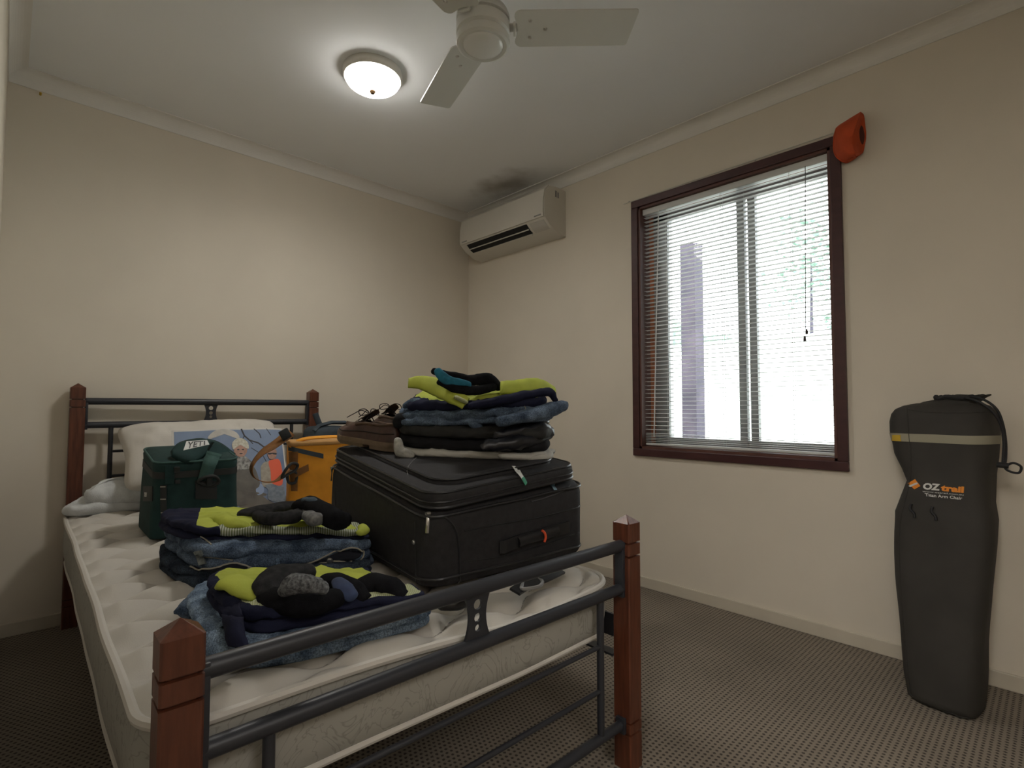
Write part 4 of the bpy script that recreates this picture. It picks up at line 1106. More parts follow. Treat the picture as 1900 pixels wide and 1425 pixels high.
# slate bag behind it
sb = thing('slate_bag', 'slate blue soft bag behind the orange cooler next to the right headboard post', 'bag', (1.04, 1.90, .503), F=BED)
bm = rrloft(rounded_slab_secs(.500, .862, .935, 1.20 - .17, 1.80, 1.98, .05, .03), 6)
bm = rrloft(rounded_slab_secs(.500, .855, .86, 1.045, 1.80, 2.00, .05, .03), 6, lambda p: p + Vector((.07 * (p.z - .5) / .36, 0, 0)))
obj('body', bm, M_slate, sb, F=BED)
bm = NB(); bm.free()
obj('top_strap', ribbon([V(585, 767, 1.87), V(588, 776, 1.87), V(593, 788, 1.87), V(600, 800, 1.87)], (1, 0, 0), .030, .006), M_slate, sb, F=BED, angle=0)
obj('top_flap', ctube([V(583, 800, 1.84), V(592, 790, 1.84), V(615, 784, 1.84), V(640, 784, 1.84)], .010, n=8, flat=(2.2, 1)), M_slate, sb, F=BED)

# ------------------------------------------------------------------ suitcase
SO = Vector((.578, .248, .497)); SA = math.radians(-4.8); SW, SL = .525, .725
SUIT = BED @ Matrix.Translation(SO) @ Matrix.Rotation(SA, 4, 'Z')
def top_z(x, y): return .245 + .035 * x / SW + .075 * y / SL       # top surface of the lid above the suitcase origin
case = thing('suitcase', 'large black soft suitcase lying flat on the mattress with its lid not fully zipped', 'suitcase', (SW / 2, SL / 2, 0), F=SUIT)
def sag(p, amp=.004, f=7): return p + noise.noise_vector(p * f + Vector((1, 2, 3))) * amp
bt = .20   # nominal body height, slopes with the lid
def cw(p, thick):
    q = p.copy(); k = (top_z(p.x, p.y) - .050) / bt; q.z = p.z * k; return sag(q)
bm = rrloft(rounded_slab_secs(0, bt, -.008, SW + .03, 0, SL, .055, .030, k=6), 10)
for zz in (.05, .09, .13): bmesh.ops.bisect_plane(bm, geom=bm.verts[:] + bm.edges[:] + bm.faces[:], plane_co=(0, 0, zz), plane_no=(0, 0, 1))
for v in bm.verts: v.co = cw(v.co, 0)
cb = obj('body', bm, M_suit, case, F=SUIT, angle=60)
def lidz(f): return lambda p: sag(Vector((p.x, p.y, top_z(p.x, p.y) - .050 + p.z + (.010 * max(0, (p.x - .3) / .22) * max(0, 1 - p.y / .3)))), .003)
bm = rrloft([(.002, .012, SW - .010, .010, SL - .010, .06), (.004, .004, SW - .002, .002, SL - .002, .065), (.010, .000, SW + .002, -.002, SL, .066), (.034, .0, SW + .002, -.002, SL, .066), (.041, .004, SW - .002, .002, SL - .004, .064), (.045, .014, SW - .012, .012, SL - .014, .06), (.047, .05, SW - .05, .05, SL - .05, .05)], 10)
li = obj('lid', bm if not [setattr(v, 'co', lidz(0)(v.co)) for v in bm.verts] is None else bm, M_suit, case, F=SUIT, angle=60)
def rim(z, off, r, m, name, x1=SW, par=None):
    o = rr_outline(x1 - 2 * off, SL - 2 * off, .062, 8); bm = NB()
    pts = [lidz(0)(Vector((off + x, off + y, z))) for x, y in o]
    dense = []
    for i in range(len(pts)):
        a, b = pts[i], pts[(i + 1) % len(pts)]; k = max(1, int((b - a).length / .04)); dense += [a.lerp(b, j / k) for j in range(k)]
    tube(bm, dense, r, n=6, closed=True); return obj(name, bm, m, par or case, F=SUIT)
rim(.042, .004, .004, M_suit2, 'lid_piping', par=li)
rim(.006, .0, .0045, M_suit2, 'lid_piping', par=li)
rim(.020, -.001, .003, M_suit2, 'zip_track', par=li)
# outer pocket panel on the lid
bm = rrloft([(.044, .055, SW - .045, .045, SL - .05, .07), (.056, .056, SW - .046, .046, SL - .051, .07), (.061, .066, SW - .056, .056, SL - .06, .06), (.062, .10, SW - .09, .09, SL - .1, .05)], 8)
for v in bm.verts: v.co = lidz(0)(v.co)
pk = obj('lid_pocket', bm, M_suit, case, F=SUIT, angle=60)
bm = NB(); o = rr_outline(SW - .100, SL - .095, .07, 8); tube(bm, [lidz(0)(Vector((.055 + x, .045 + y, .059))) for x, y in o], .0035, n=6, closed=True); obj('pocket_piping', bm, M_suit2, pk, F=SUIT)
# body seams
def bodyring(z, off, r, name):
    o = [(x - .008, y) for x, y in rr_outline(SW + .038, SL, .055, 8)]; bm = NB(); pts = []
    for i in range(len(o)):
        a, b = Vector((*o[i], z)), Vector((*o[(i + 1) % len(o)], z)); k = max(1, int((b - a).length / .05)); pts += [a.lerp(b, j / k) for j in range(k)]
    tube(bm, [cw(p, 0) for p in pts], r, n=6, closed=True); return obj(name, bm, M_suit2, cb, F=SUIT)
bodyring(.187, 0, .004, 'body_piping'); bodyring(.028, 0, .004, 'body_piping')
TC = tree_of(cb, li, pk)
put('corner_piping', ctube(onpath(TC, [(800, 958), (828, 962), (846, 985), (852, 1025), (852, 1085)], .001), .003, n=6), M_suit2, cb)
put('side_seam', ctube(onpath(TC, [(770, 968), (771, 1000), (772, 1060), (773, 1085)], .0005), .0016, n=5), M_suit2, cb)
put('side_seam', ctube(onpath(TC, [(622, 905), (622, 920), (623, 940)], .0005), .0016, n=5), M_suit2, cb)
put('front_seam', ctube(onpath(TC, [(860, 1042), (930, 1032), (1010, 1010), (1090, 982)], .0005), .0016, n=5), M_suit2, cb)
put('front_seam', ctube(onpath(TC, [(862, 985), (930, 972), (1000, 960), (1084, 938)], .0005), .0018, n=5), M_suit2, cb)
def disc(tree, px, py, r, h, n=16, F=BED):
    p = on(tree, px, py, 0, F); q = on(tree, px, py, .01, F); nn = (q - p).normalized(); x = nn.orthogonal()
    bm = NB(); lathe(bm, [(0, h), (r * .7, h), (r, h * .4), (r, -.001), (0, -.001)], (0, 0, 0), n=n); bm.transform(basis(p, x, nn.cross(x))); return bm
put('rivet', disc(TC, 768, 1006, .006, .004), M_chrome, case)
# carry handle
hpts = onpath(TC, [(928, 1014), (950, 1005), (990, 993), (1030, 982), (1052, 975)], .012)
if len(hpts) > 4:
    n_ = len(hpts); hpts[0] = on(TC, 926, 1014, .004); hpts[-1] = on(TC, 1053, 975, .004)
    h_ = obj('carry_handle', ribbon(hpts, (0, 0, 1), .034, .006, n=1), M_suit2, case, F=BED)
    mid = [on(TC, x, y, .016) for x, y in ((955, 1004), (972, 998), (990, 993), (1010, 988), (1028, 982))]
    obj('handle_grip', ctube(mid, .013, n=12, flat=(.75, 1.1)), M_suit2, h_, F=BED)
    for x, y in ((933, 1013), (1047, 976)):
        obj('handle_rivet', disc(TC, x, y, .0065, .009), M_chrome, h_, F=BED)
    obj('orange_string', ctube(cat([on(TC, 992, 980, .032), on(TC, 996, 984, .034), on(TC, 998, 992, .034), on(TC, 997, 1001, .031)], 5), .0035, n=7), M_redcord, h_, F=BED, label='orange string knotted round the carry handle')
def zpull(name, pts, par, r=.0022, m=None):
    P = onpath(TC, pts, .006, n=4); 
    if len(P) < 2: print('MISSED', name); return
    bm = NB(); tube(bm, P, r, n=6, flat=(2.0, .8)); tube(bm, [P[0] + Vector((-.006, 0, .002)), P[0] + Vector((.006, 0, .002))], .005, n=8); return obj(name, bm, m or M_chrome, par, F=BED)
zpull('zip_pull', [(795, 957), (795, 968), (794, 988)], case); zpull('zip_pull', [(616, 868), (616, 880), (615, 892)], case)
# open gap of the lid at the right, with zip teeth and lining
gp = [on(TC, x, y, .0015) for x, y in ((985, 931), (1008, 925), (1030, 917), (1050, 908), (1058, 900))]
gp = [p for p in gp if p]
put('zip_teeth', ctube(cat(gp, 5), .0022, n=6), mat('grey_zip', (.10, .10, .11), .4, metal=.5), case)
zpull('zip_pull', [(1024, 903), (1030, 912)], case, r=.003, m=mat('blue_steel_zip', (.2, .32, .4), .3, metal=.7))
# pocket zip pull with paper tag
tg = onpath(TC, [(952, 868), (958, 874), (965, 884), (972, 894)], .006, n=4)
tw = obj('luggage_tag', ribbon(tg, (1, .3, 0), .016, .0012, n=1), M_logo_w, case, F=BED, label='crumpled white tag with a green end')
obj('tag_end', ribbon([p + Vector((0, 0, .002)) for p in onpath(TC, [(967, 889), (970, 893), (973, 899)], .008, n=4)], (1, .3, 0), .014, .002, n=1), M_tagg, tw, F=BED)
put('loose_thread', ctube(onpath(TC, [(772, 850), (760, 862), (756, 872), (757, 882)], .001), .0010, n=5), mat('grey_thread', (.25, .25, .25), .8), pk)
# underside: trolley grip and skid foot that show below the footboard rail
rg = [V(972, 1088, .19), V(978, 1078, .18), V(992, 1073, .18), V(1003, 1077, .18), V(1000, 1086, .19), V(985, 1092, .20)]
rg = [Z(x, y, ZM + .012) for x, y in ((968, 1092), (974, 1079), (992, 1074), (1006, 1078), (1002, 1087), (986, 1091))]
obj('pull_ring', ctube(cat(rg, 5, True), .0045, n=8, closed=True), mat('grey_plastic', (.28, .28, .28), .4), case, F=BED, label='grey plastic pull ring')
obj('bottom_strap', ribbon([Z(955, 1098, ZM + .008), Z(975, 1086, ZM + .010), Z(1010, 1072, ZM + .012), Z(1040, 1058, ZM + .012)], (0.2, 1, .3), .03, .006), M_suit2, case, F=BED)
bm = blob([Z(822, 1122, ZM + .012), Z(850, 1118, ZM + .014), Z(876, 1106, ZM + .014)], [.018, .022, .016], 5, wr=.002, flat=(1, .7)); obj('skid_foot', bm, M_suit2, case, F=BED)

# ------------------------------------------------------------------ clothes behind: pile near the cooler
def zA(u, v): return T_m.ray_cast(Vector((u, v, 1)), Vector((0, 0, -1)))[0].z if T_m.ray_cast(Vector((u, v, 1)), Vector((0, 0, -1)))[0] else ZM
def slope(z0, du=0.0, dv=0.0, u0=.3, v0=.8): return lambda u, v: z0 + du * (u - u0) + dv * (v - v0)
A0 = ZM - .002
bm, inf = garment([(.122, .80), (.145, .68), (.22, .585), (.38, .53), (.53, .475), (.565, .58), (.52, .85), (.42, 1.02), (.26, 1.08), (.16, 1.02), (.125, .92)], slope(A0), slope(.043, -.03), 2, 21, jit=.016, wr=.006)
jA2 = obj('folded_jeans', bm, M_denim_d, F=BED, angle=0)
tag(jA2, 'dark blue jeans at the bottom of the clothes pile in front of the green cooler', 'jeans')
bm, inf = garment([(.142, .83), (.145, .70), (.17, .605), (.25, .575), (.40, .545), (.53, .485), (.555, .60), (.51, .83), (.40, 1.0), (.25, 1.05), (.15, .98)], slope(A0 + .040, -.03), slope(.060, -.045), 2, 22, jit=.014, wr=.0065, wf=18)
jA = thing('folded_jeans', 'mid blue jeans with an open waistband in the pile beside the green cooler', 'jeans', (.33, .78, A0 + .04), F=BED)
jb = obj('folded_leg', bm, M_denim, jA, F=BED, angle=0)
TJ = tree_of(jb)
# open waistbands: shade inside painted as a flat dark patch, pale hemmed edge
o1 = [(346, 1078), (352, 1063), (372, 1055), (400, 1053), (432, 1046), (462, 1051), (440, 1066), (405, 1077), (368, 1084)]
poly_patch(TJ, o1, .003, mat('waist_shade', (.010, .012, .020), .95), 'waist_shade_patch', jA, label='dark patch painted for the shade inside the open waistband')
put('waistband_edge', ctube(onpath(TJ, o1 + [o1[0]], .004, n=4), .0022, n=6), M_stitch, jA)
put('waistband_edge', ctube(onpath(TJ, [(462, 1051), (490, 1055), (520, 1050), (560, 1046), (600, 1034), (632, 1021), (654, 1015), (672, 1021), (674, 1031), (664, 1040), (640, 1044), (612, 1055), (598, 1053)], .004, n=4), .0022, n=6), M_stitch, jA)
poly_patch(TJ, [(585, 1044), (625, 1027), (652, 1019), (668, 1023), (668, 1033), (640, 1042), (608, 1052)], .003, mat('waist_shade', (.010, .012, .020), .95), 'waist_shade_patch', jA)
put('side_seam', ctube(onpath(TJ, [(335, 995), (352, 992), (378, 1000), (392, 1012)], .002), .002, n=6), M_stitch, jA)
put('side_seam', ctube(onpath(TJ, [(375, 1034), (400, 1036), (432, 1040)], .001), .0016, n=6), M_stitch, jA)
put('belt_loop', quad_patch(TJ, [(362, 1023), (375, 1021), (384, 1046), (372, 1049)], .005, n=3, m=6), mat('loop_denim', (.17, .19, .19), .9, var=.3, scale=90, bump=.3), jA)
put('belt_loop', quad_patch(TJ, [(510, 1038), (517, 1037), (519, 1050), (512, 1051)], .004, n=3, m=4), M_denim_l, jA)
put('button', disc(TJ, 618, 1050, .009, .006), M_chrome, jA)
lg = blob([V(460, 1022, .60), V(500, 1020, .60), V(560, 1014, .585), V(610, 1008, .57), V(652, 1004, .56)], [.024, .026, .025, .022, .018], 9, wr=.004, flat=(1.0, .85))
for v in lg.verts: v.co.y += .035
obj('rolled_leg', lg, M_denim, jA, F=BED, angle=0)
# hi-vis shirt
AZ = lambda u, v: A0 + .094 - .065 * (u - .3)
lp_ = [(.125, .86), (.145, .74), (.20, .665), (.30, .625), (.42, .585), (.535, .52), (.575, .60), (.54, .78), (.42, .95), (.26, 1.03), (.14, .98)]
bm, inf = garment(lp_, AZ, slope(.040, -.03), 2, 23, jit=.010, wr=.0055, dome=.8)
sA = thing('work_shirt', 'hi-vis yellow and navy work shirt on the pile of jeans beside the green cooler', 'shirt', (.33, .80, A0 + .09), F=BED)
refl = split(bm, inf, lambda c, k, f, s: c.x + .3 * c.y > .235 + .0 and c.x > .21 and c.y < .80 and ((k == 's' and f > .5) or (k == 't' and f > .88)), cuts=(((.21, 0, 0), (1, 0, 0)), ((.19, .8, 0), (1, -.25, 0))))
yel = split(bm, inf, lambda c, k, f, s: c.x - .25 * (c.y - .8) > .19 and k == 't')
obj('navy_panel', bm, M_navy, sA, F=BED, angle=0)
obj('yellow_panel', yel, M_hivis, sA, F=BED, angle=0); obj('reflective_band', refl, M_reflect, sA, F=BED, angle=0)
TA = None
obj('yellow_cuff', blob([Z(392, 966, A0 + .14), Z(410, 965, A0 + .145), Z(432, 972, A0 + .145), Z(452, 975, A0 + .14)], [.018, .022, .021, .014], 14, wr=.006, flat=(1, .75)), M_hivis, sA, F=BED, angle=0)
bm = blob([Z(668, 990, A0 + .112), Z(676, 985, A0 + .112), Z(672, 978, A0 + .118)], [.010, .014, .010], 15, wr=.004, flat=(1.2, .8)); obj('yellow_collar', bm, M_hivis, sA, F=BED, angle=0)
bm = blob([Z(335, 985, A0 + .11), Z(352, 976, A0 + .12), Z(376, 968, A0 + .126)], [.014, .020, .020], 16, wr=.006, flat=(1.2, .8)); obj('navy_sleeve', bm, M_navy, sA, F=BED, angle=0)
# socks on the pile
s1 = thing('sock', 'charcoal grey sock lying flat on the yellow work shirt, just behind the printed picture edge', 'sock', (.36, .85, .66), F=BED, group=None)
s1['label'] = 'flat charcoal sock on the yellow shirt just in front of the printed picture'
obj('leg', blob([Z(452, 952, .648), Z(490, 947, .652), Z(530, 941, .650), Z(562, 938, .644)], [.022, .030, .030, .024], 31, flat=(1.5, .6), wr=.004), M_darksock, s1, F=BED, angle=0)
obj('foot', blob([Z(480, 958, .655), Z(510, 962, .660), Z(545, 958, .660), Z(560, 950, .655)], [.018, .022, .022, .016], 32, flat=(1.1, .8), wr=.005), M_darksock, s1, F=BED, angle=0)
s2 = thing('sock', 'folded black sock with a grey ribbed cuff, on the rear yellow shirt beside the suitcase', 'sock', (.48, .70, .66), F=BED)
obj('foot', blob([Z(552, 940, .672), Z(575, 936, .682), Z(600, 952, .668), Z(625, 964, .658), Z(640, 964, .656)], [.018, .026, .030, .028, .020], 33, flat=(1.0, .95), wr=.004), M_blacksock, s2, F=BED, angle=0)
obj('cuff', blob([Z(566, 950, .662), Z(580, 962, .660), Z(592, 964, .660)], [.016, .020, .018], 34, flat=(1, .9), wr=.004), mat('ribbed_grey', (.09, .09, .095), .9, col2=(.2, .2, .2), scale=90), s2, F=BED, angle=0)
obj('heel', blob([Z(566, 928, .695), Z(580, 930, .695), Z(600, 940, .685)], [.010, .012, .009], 35, flat=(1, .8)), mat('slate_knit', (.05, .075, .10), .95, var=.3, scale=60), s2, F=BED, angle=0)

# ------------------------------------------------------------------ clothes in front: pile behind the footboard
bmj, inf = garment([(.085, .30), (.095, .17), (.16, .105), (.28, .085), (.42, .070), (.475, .09), (.49, .18), (.46, .36), (.36, .46), (.22, .52), (.12, .50)], slope(A0), slope(.050, -.07, 0, .2), 2, 41, jit=.010, wr=.006, wf=20)
jB = thing('folded_jeans', 'light blue jeans at the bottom of the front pile just behind the footboard', 'jeans', (.28, .28, A0), F=BED)
jbb = obj('folded_leg', bmj, M_denim_l, jB, F=BED, angle=0)
def sheet_(lo, hi, t, seg=6, m=10, bulge=.01): return sheet(lo, hi, t, seg, m, bulge)
bm = sheet(*[[Z(p[0], p[1], z) for p, z in q] for q in ([((350, 1112), .535), ((352, 1135), .530), ((375, 1180), .525), ((408, 1226), .518)], [((398, 1096), .562), ((412, 1128), .572), ((424, 1170), .565), ((444, 1222), .540)])], .026, m=12, bulge=.016)
for v in bm.verts: v.co += noise.noise_vector(v.co * 28) * .007 + noise.noise_vector(v.co * 60) * .003
obj('waistband_fold', bm, M_denim_l, jB, F=BED, angle=0)
obj('waistband_hem', ctube([Z(x, y, z) + Vector((0, -.008, .010)) for x, y, z in ((396, 1100, .566), (408, 1126, .574), (416, 1150, .572), (426, 1180, .564), (440, 1212, .548))], .003, n=6), M_stitch, jB, F=BED)
obj('waistband_fold', blob([Z(350, 1132, .530), Z(368, 1116, .528), Z(392, 1128, .53)], [.020, .024, .02], 43, wr=.008, wf=30, flat=(1.2, .8)), M_denim, jB, F=BED, angle=0)
TB = tree_of(jbb)
put('leg_seam', ctube(onpath(TB, [(640, 1172), (648, 1195), (652, 1212)], .001), .0016, n=5), M_denim, jB)
BZ = lambda u, v: A0 + .048 - .07 * (u - .2)
bm, inf = garment([(.110, .32), (.118, .20), (.150, .130), (.27, .105), (.40, .088), (.470, .100), (.475, .20), (.44, .33), (.33, .40), (.20, .43), (.13, .41)], BZ, slope(.046, -.05, 0, .2), 2, 44, jit=.009, wr=.006, wf=20, dome=.5)
sB = thing('work_shirt', 'hi-vis yellow and navy work shirt folded on the light blue jeans behind the footboard', 'shirt', (.28, .27, A0 + .05), F=BED)
mesh_ = split(bm, inf, lambda c, k, f, s: k == 't' and c.y < .225 - .12 * (c.x - .12) and c.x > .135, cuts=(((.12, .225, 0), (.12, 1, 0)), ((.135, 0, 0), (1, 0, 0))))
yl = split(bm, inf, lambda c, k, f, s: k == 't' and c.x > .135)
obj('navy_panel', bm, M_navy, sB, F=BED, angle=0); obj('reflective_band', mesh_, M_mesh, sB, F=BED, angle=0); obj('yellow_panel', yl, M_hivis, sB, F=BED, angle=0)
obj('yellow_sleeve', blob([Z(415, 1086, .608), Z(430, 1080, .618), Z(455, 1092, .612), Z(478, 1104, .606)], [.014, .022, .022, .014], 45, wr=.003, flat=(1.3, .6)), M_hivis, sB, F=BED, angle=0)
def flap(name, lo, hi, m, par, t=.012, bulge=.008, wr=.004, wf=26, seed=1):
    bm = sheet(lo, hi, t, bulge=bulge, m=10)
    for v in bm.verts: v.co += noise.noise_vector(v.co * wf + Vector((seed, seed, 0))) * wr + noise.noise_vector(v.co * wf * 2.3 + Vector((seed, 0, 0))) * wr * .5
    return obj(name, bm, m, par, F=BED, angle=0)
def Zs(pts, zs_): return [Z(p[0], p[1], z) for p, z in zip(pts, zs_)]
flap('navy_sleeve', Zs([(400, 1102), (408, 1130), (420, 1165), (432, 1196)], [.588, .585, .575, .562]), Zs([(440, 1102), (450, 1140), (456, 1178), (462, 1206)], [.600, .598, .585, .570]), M_navy, sB, t=.014, bulge=.006, seed=46)
k1 = thing('sock', 'charcoal sock with a heathered light grey patch on the front yellow shirt', 'sock', (.22, .25, .60), F=BED)
obj('foot', blob([Z(498, 1112, .600), Z(530, 1118, .600), Z(575, 1120, .596), Z(622, 1110, .594)], [.022, .024, .024, .020], 51, wr=.003, flat=(1.1, .9)), M_blacksock, k1, F=BED, angle=0)
obj('leg', blob([Z(497, 1100, .612), Z(500, 1080, .622), Z(530, 1066, .620), Z(572, 1062, .616)], [.018, .024, .026, .020], 52, wr=.005, flat=(1.2, .8)), M_darksock, k1, F=BED, angle=0)
obj('heel_patch', blob([Z(528, 1094, .632), Z(545, 1084, .642), Z(572, 1082, .642), Z(598, 1090, .632)], [.014, .022, .021, .014], 53, wr=.004, flat=(1.1, .8)), M_heather, k1, F=BED, angle=0, label='heathered light grey knit')
k2 = thing('sock', 'black sock with a dull blue band on the front yellow shirt, closest to the suitcase', 'sock', (.38, .2, .60), F=BED)
obj('foot', blob([Z(662, 1094, .580), Z(692, 1085, .584), Z(722, 1090, .578), Z(742, 1104, .566)], [.020, .030, .030, .020], 54, wr=.005, flat=(1.3, .7)), M_blacksock, k2, F=BED, angle=0)
obj('leg', blob([Z(606, 1078, .600), Z(632, 1080, .600), Z(660, 1094, .592), Z(676, 1108, .58)], [.020, .022, .020, .014], 55, wr=.005, flat=(1.2, .7)), M_blacksock, k2, F=BED, angle=0)
obj('blue_band', blob([Z(628, 1078, .612), Z(638, 1092, .606), Z(652, 1106, .596)], [.010, .013, .010], 56, wr=.002, flat=(1.4, .8)), M_bluesock, k2, F=BED, angle=0, label='dull blue band')

# ------------------------------------------------------------------ clothes on the suitcase
SI = SUIT.inverted() @ BED; SB = BEDI @ SUIT
def zC(u, v):
    p = SI @ Vector((u, v, 0)); x = min(max(p.x, 0), SW); y = min(max(p.y, 0), SL); return SO.z + top_z(x, y) + .010
CP = [(.735, .655), (.785, .545), (.86, .44), (.945, .345), (1.04, .275), (1.11, .34), (1.13, .48), (1.05, .64), (.94, .75), (.83, .76)]
cc = Vector((.93, .53, 0))
def sc_(k, dx=0, dy=0): return [(cc.x + (x - cc.x) * k + dx, cc.y + (y - cc.y) * k + dy) for x, y in CP]
bm, inf = garment(sc_(.99), zC, .024, 1, 61, jit=.016, wr=.005)
wc = thing('white_shirt', 'crumpled white cotton shirt at the bottom of the pile on the suitcase', 'shirt', (.93, .53, .78), F=BED)
obj('folded_body', bm, M_whitecloth, wc, F=BED, angle=0)
bm = blob([V(738, 818, .62), V(742, 838, .61), V(760, 846, .59)], [.014, .020, .016], 62, wr=.004, flat=(1, .8)); obj('sleeve', bm, mat('striped_white', (.30, .30, .28), .9, col2=(.48, .47, .44), scale=70), wc, F=BED, angle=0)
bm = blob([V(930, 848, .36), V(970, 848, .33), V(1005, 842, .31), V(1024, 838, .31)], [.014, .018, .018, .012], 63, wr=.006, flat=(1.2, .7)); obj('sleeve', bm, M_whitecloth, wc, F=BED, angle=0)
zC1 = lambda u, v: zC(u, v) + .022
bm, inf = garment(sc_(.97, -.005, 0), zC1, .042, 1, 64, jit=.008, wr=.004)
tag(obj('folded_trousers', bm, M_blackcloth, F=BED, angle=0), 'black trousers lying directly on the white shirt in the suitcase pile', 'trousers')
zC2 = lambda u, v: zC(u, v) + .062
bm, inf = garment(sc_(.98, -.008, .004), zC2, .040, 1, 65, jit=.014, wr=.0065, wf=22)
t2 = thing('folded_trousers', 'faded black trousers between the jeans and the lower black trousers on the suitcase', 'trousers', (.93, .53, .85), F=BED)
obj('folded_leg', bm, mat('faded_black', (.018, .018, .018), .85, var=.35, scale=25, bump=.3, bscale=600), t2, F=BED, angle=0)
obj('waist_fold', blob([V(738, 790, .66), V(745, 776, .66), V(775, 784, .63), V(800, 790, .60)], [.014, .020, .018, .012], 66, wr=.006), M_blackcloth, t2, F=BED, angle=0)
bt_ = thing('black_shorts', 'shiny gathered black shorts sticking out at the right of the suitcase pile', 'shorts', (1.05, .40, .83), F=BED)
for k, (pts, r) in enumerate((([V(900, 826, .36), V(950, 822, .33), V(990, 815, .32), V(1018, 806, .32)], [.016, .022, .024, .018]), ([V(920, 808, .36), V(965, 800, .34), V(1005, 792, .33), V(1022, 800, .33)], [.012, .018, .019, .012]))):
    obj('gathered_fold', blob(pts, r, 67 + k, wr=.007, wf=40), M_satin, bt_, F=BED, angle=0)
bm = blob([V(960, 790, .37), V(990, 786, .36), V(1015, 782, .36)], [.012, .016, .012], 69, wr=.006, wf=40); obj('waistband', bm, M_satin, bt_, F=BED, angle=0)
zC3 = lambda u, v: zC(u, v) + .101 + .02 * math.sin((u - .8) * 6)
bm, inf = garment(sc_(1.0, -.002, 0) , zC3, .046, 2, 70, jit=.014, wr=.0065, wf=22)
j3 = thing('folded_jeans', 'blue jeans folded near the top of the pile on the suitcase', 'jeans', (.93, .53, .88), F=BED)
j3b = obj('folded_leg', bm, M_denim, j3, F=BED, angle=0)
obj('leg_end', blob([V(930, 782, .33), V(975, 772, .31), V(1015, 762, .30), V(1042, 754, .30)], [.020, .026, .029, .024], 71, wr=.004, flat=(1.2, .8)), M_denim, j3, F=BED, angle=0)
obj('waist_fold', blob([V(752, 752, .66), V(775, 746, .64), V(805, 752, .60), V(850, 768, .52), V(885, 788, .44)], [.012, .018, .020, .022, .018], 72, wr=.005, flat=(1.2, .8)), M_denim, j3, F=BED, angle=0)
T3 = tree_of(j3b)
put('leg_seam', ctube(onpath(T3, [(972, 750), (976, 764), (974, 780)], .0015), .0016, n=5), M_stitch, j3)
zC4 = lambda u, v: zC(u, v) + .144 + .02 * math.sin((u - .8) * 6)
bm, inf = garment(sc_(.90, -.004, -.004), zC4, .036, 1, 73, jit=.012, wr=.006, wf=22, dome=.5)
s3 = thing('work_shirt', 'navy and hi-vis yellow work shirt on top of the pile on the suitcase', 'shirt', (.93, .53, .94), F=BED)
yl = split(bm, inf, lambda c, k, f, s: k == 't' and f < .93 and c.x > .80, cuts=(((.80, 0, 0), (1, 0, 0)),))
obj('navy_panel', bm, M_navy, s3, F=BED, angle=0); obj('yellow_panel', yl, M_hivis, s3, F=BED, angle=0)
sl = [V(760, 712, .60), V(785, 706, .58), V(815, 718, .52), V(845, 732, .46), V(862, 742, .43)]
flap('yellow_sleeve', [V(p[0], p[1], v) for p, v in (((757, 719), .61), ((780, 723), .59), ((812, 739), .52), ((838, 750), .45), ((858, 758), .42))], [V(p[0], p[1], v) for p, v in (((757, 702), .63), ((785, 697), .61), ((818, 703), .55), ((848, 722), .48), ((872, 741), .44))], M_hivis, s3, t=.012, bulge=.006, wr=.003)
obj('reflective_cuff', blob([V(848, 738, .425), V(864, 746, .415)], [.012, .010], 75, wr=.001, flat=(1.5, .6)), M_mesh, s3, F=BED, angle=0)
flap('yellow_shoulder', [V(p[0], p[1], .40) for p in ((928, 732), (965, 730), (1000, 727), (1030, 734))], [V(p[0], p[1], .44) for p in ((928, 708), (965, 704), (1000, 703), (1024, 718))], M_hivis, s3, t=.014, bulge=.006, wr=.003, seed=9)
obj('navy_sleeve', blob([V(872, 752, .40), V(920, 744, .37), V(975, 734, .34), V(1018, 728, .33), V(1030, 742, .32)], [.012, .018, .020, .018, .012], 77, wr=.004, flat=(1.2, .8)), M_navy, s3, F=BED, angle=0)
k3 = thing('sock', 'black and teal sock lying on the very top of the suitcase pile', 'sock', (.85, .50, 1.0), F=BED)
obj('foot', blob([V(806, 688, .52), V(835, 696, .50), V(870, 706, .48), V(905, 704, .46), V(925, 718, .45)], [.012, .016, .018, .022, .015], 78, wr=.004, flat=(1, .9)), M_blacksock, k3, F=BED, angle=0)
obj('leg', blob([V(815, 708, .50), V(845, 722, .46), V(880, 724, .45), V(915, 718, .44)], [.010, .013, .016, .014], 79, wr=.003), M_blacksock, k3, F=BED, angle=0)
obj('teal_cuff', blob([V(812, 688, .49), V(820, 698, .482), V(835, 708, .470), V(855, 712, .462), V(870, 716, .452)], [.010, .013, .013, .012, .010], 80, wr=.002, flat=(.9, 1.25)), M_teal, k3, F=BED, angle=0, label='teal patterned cuff')

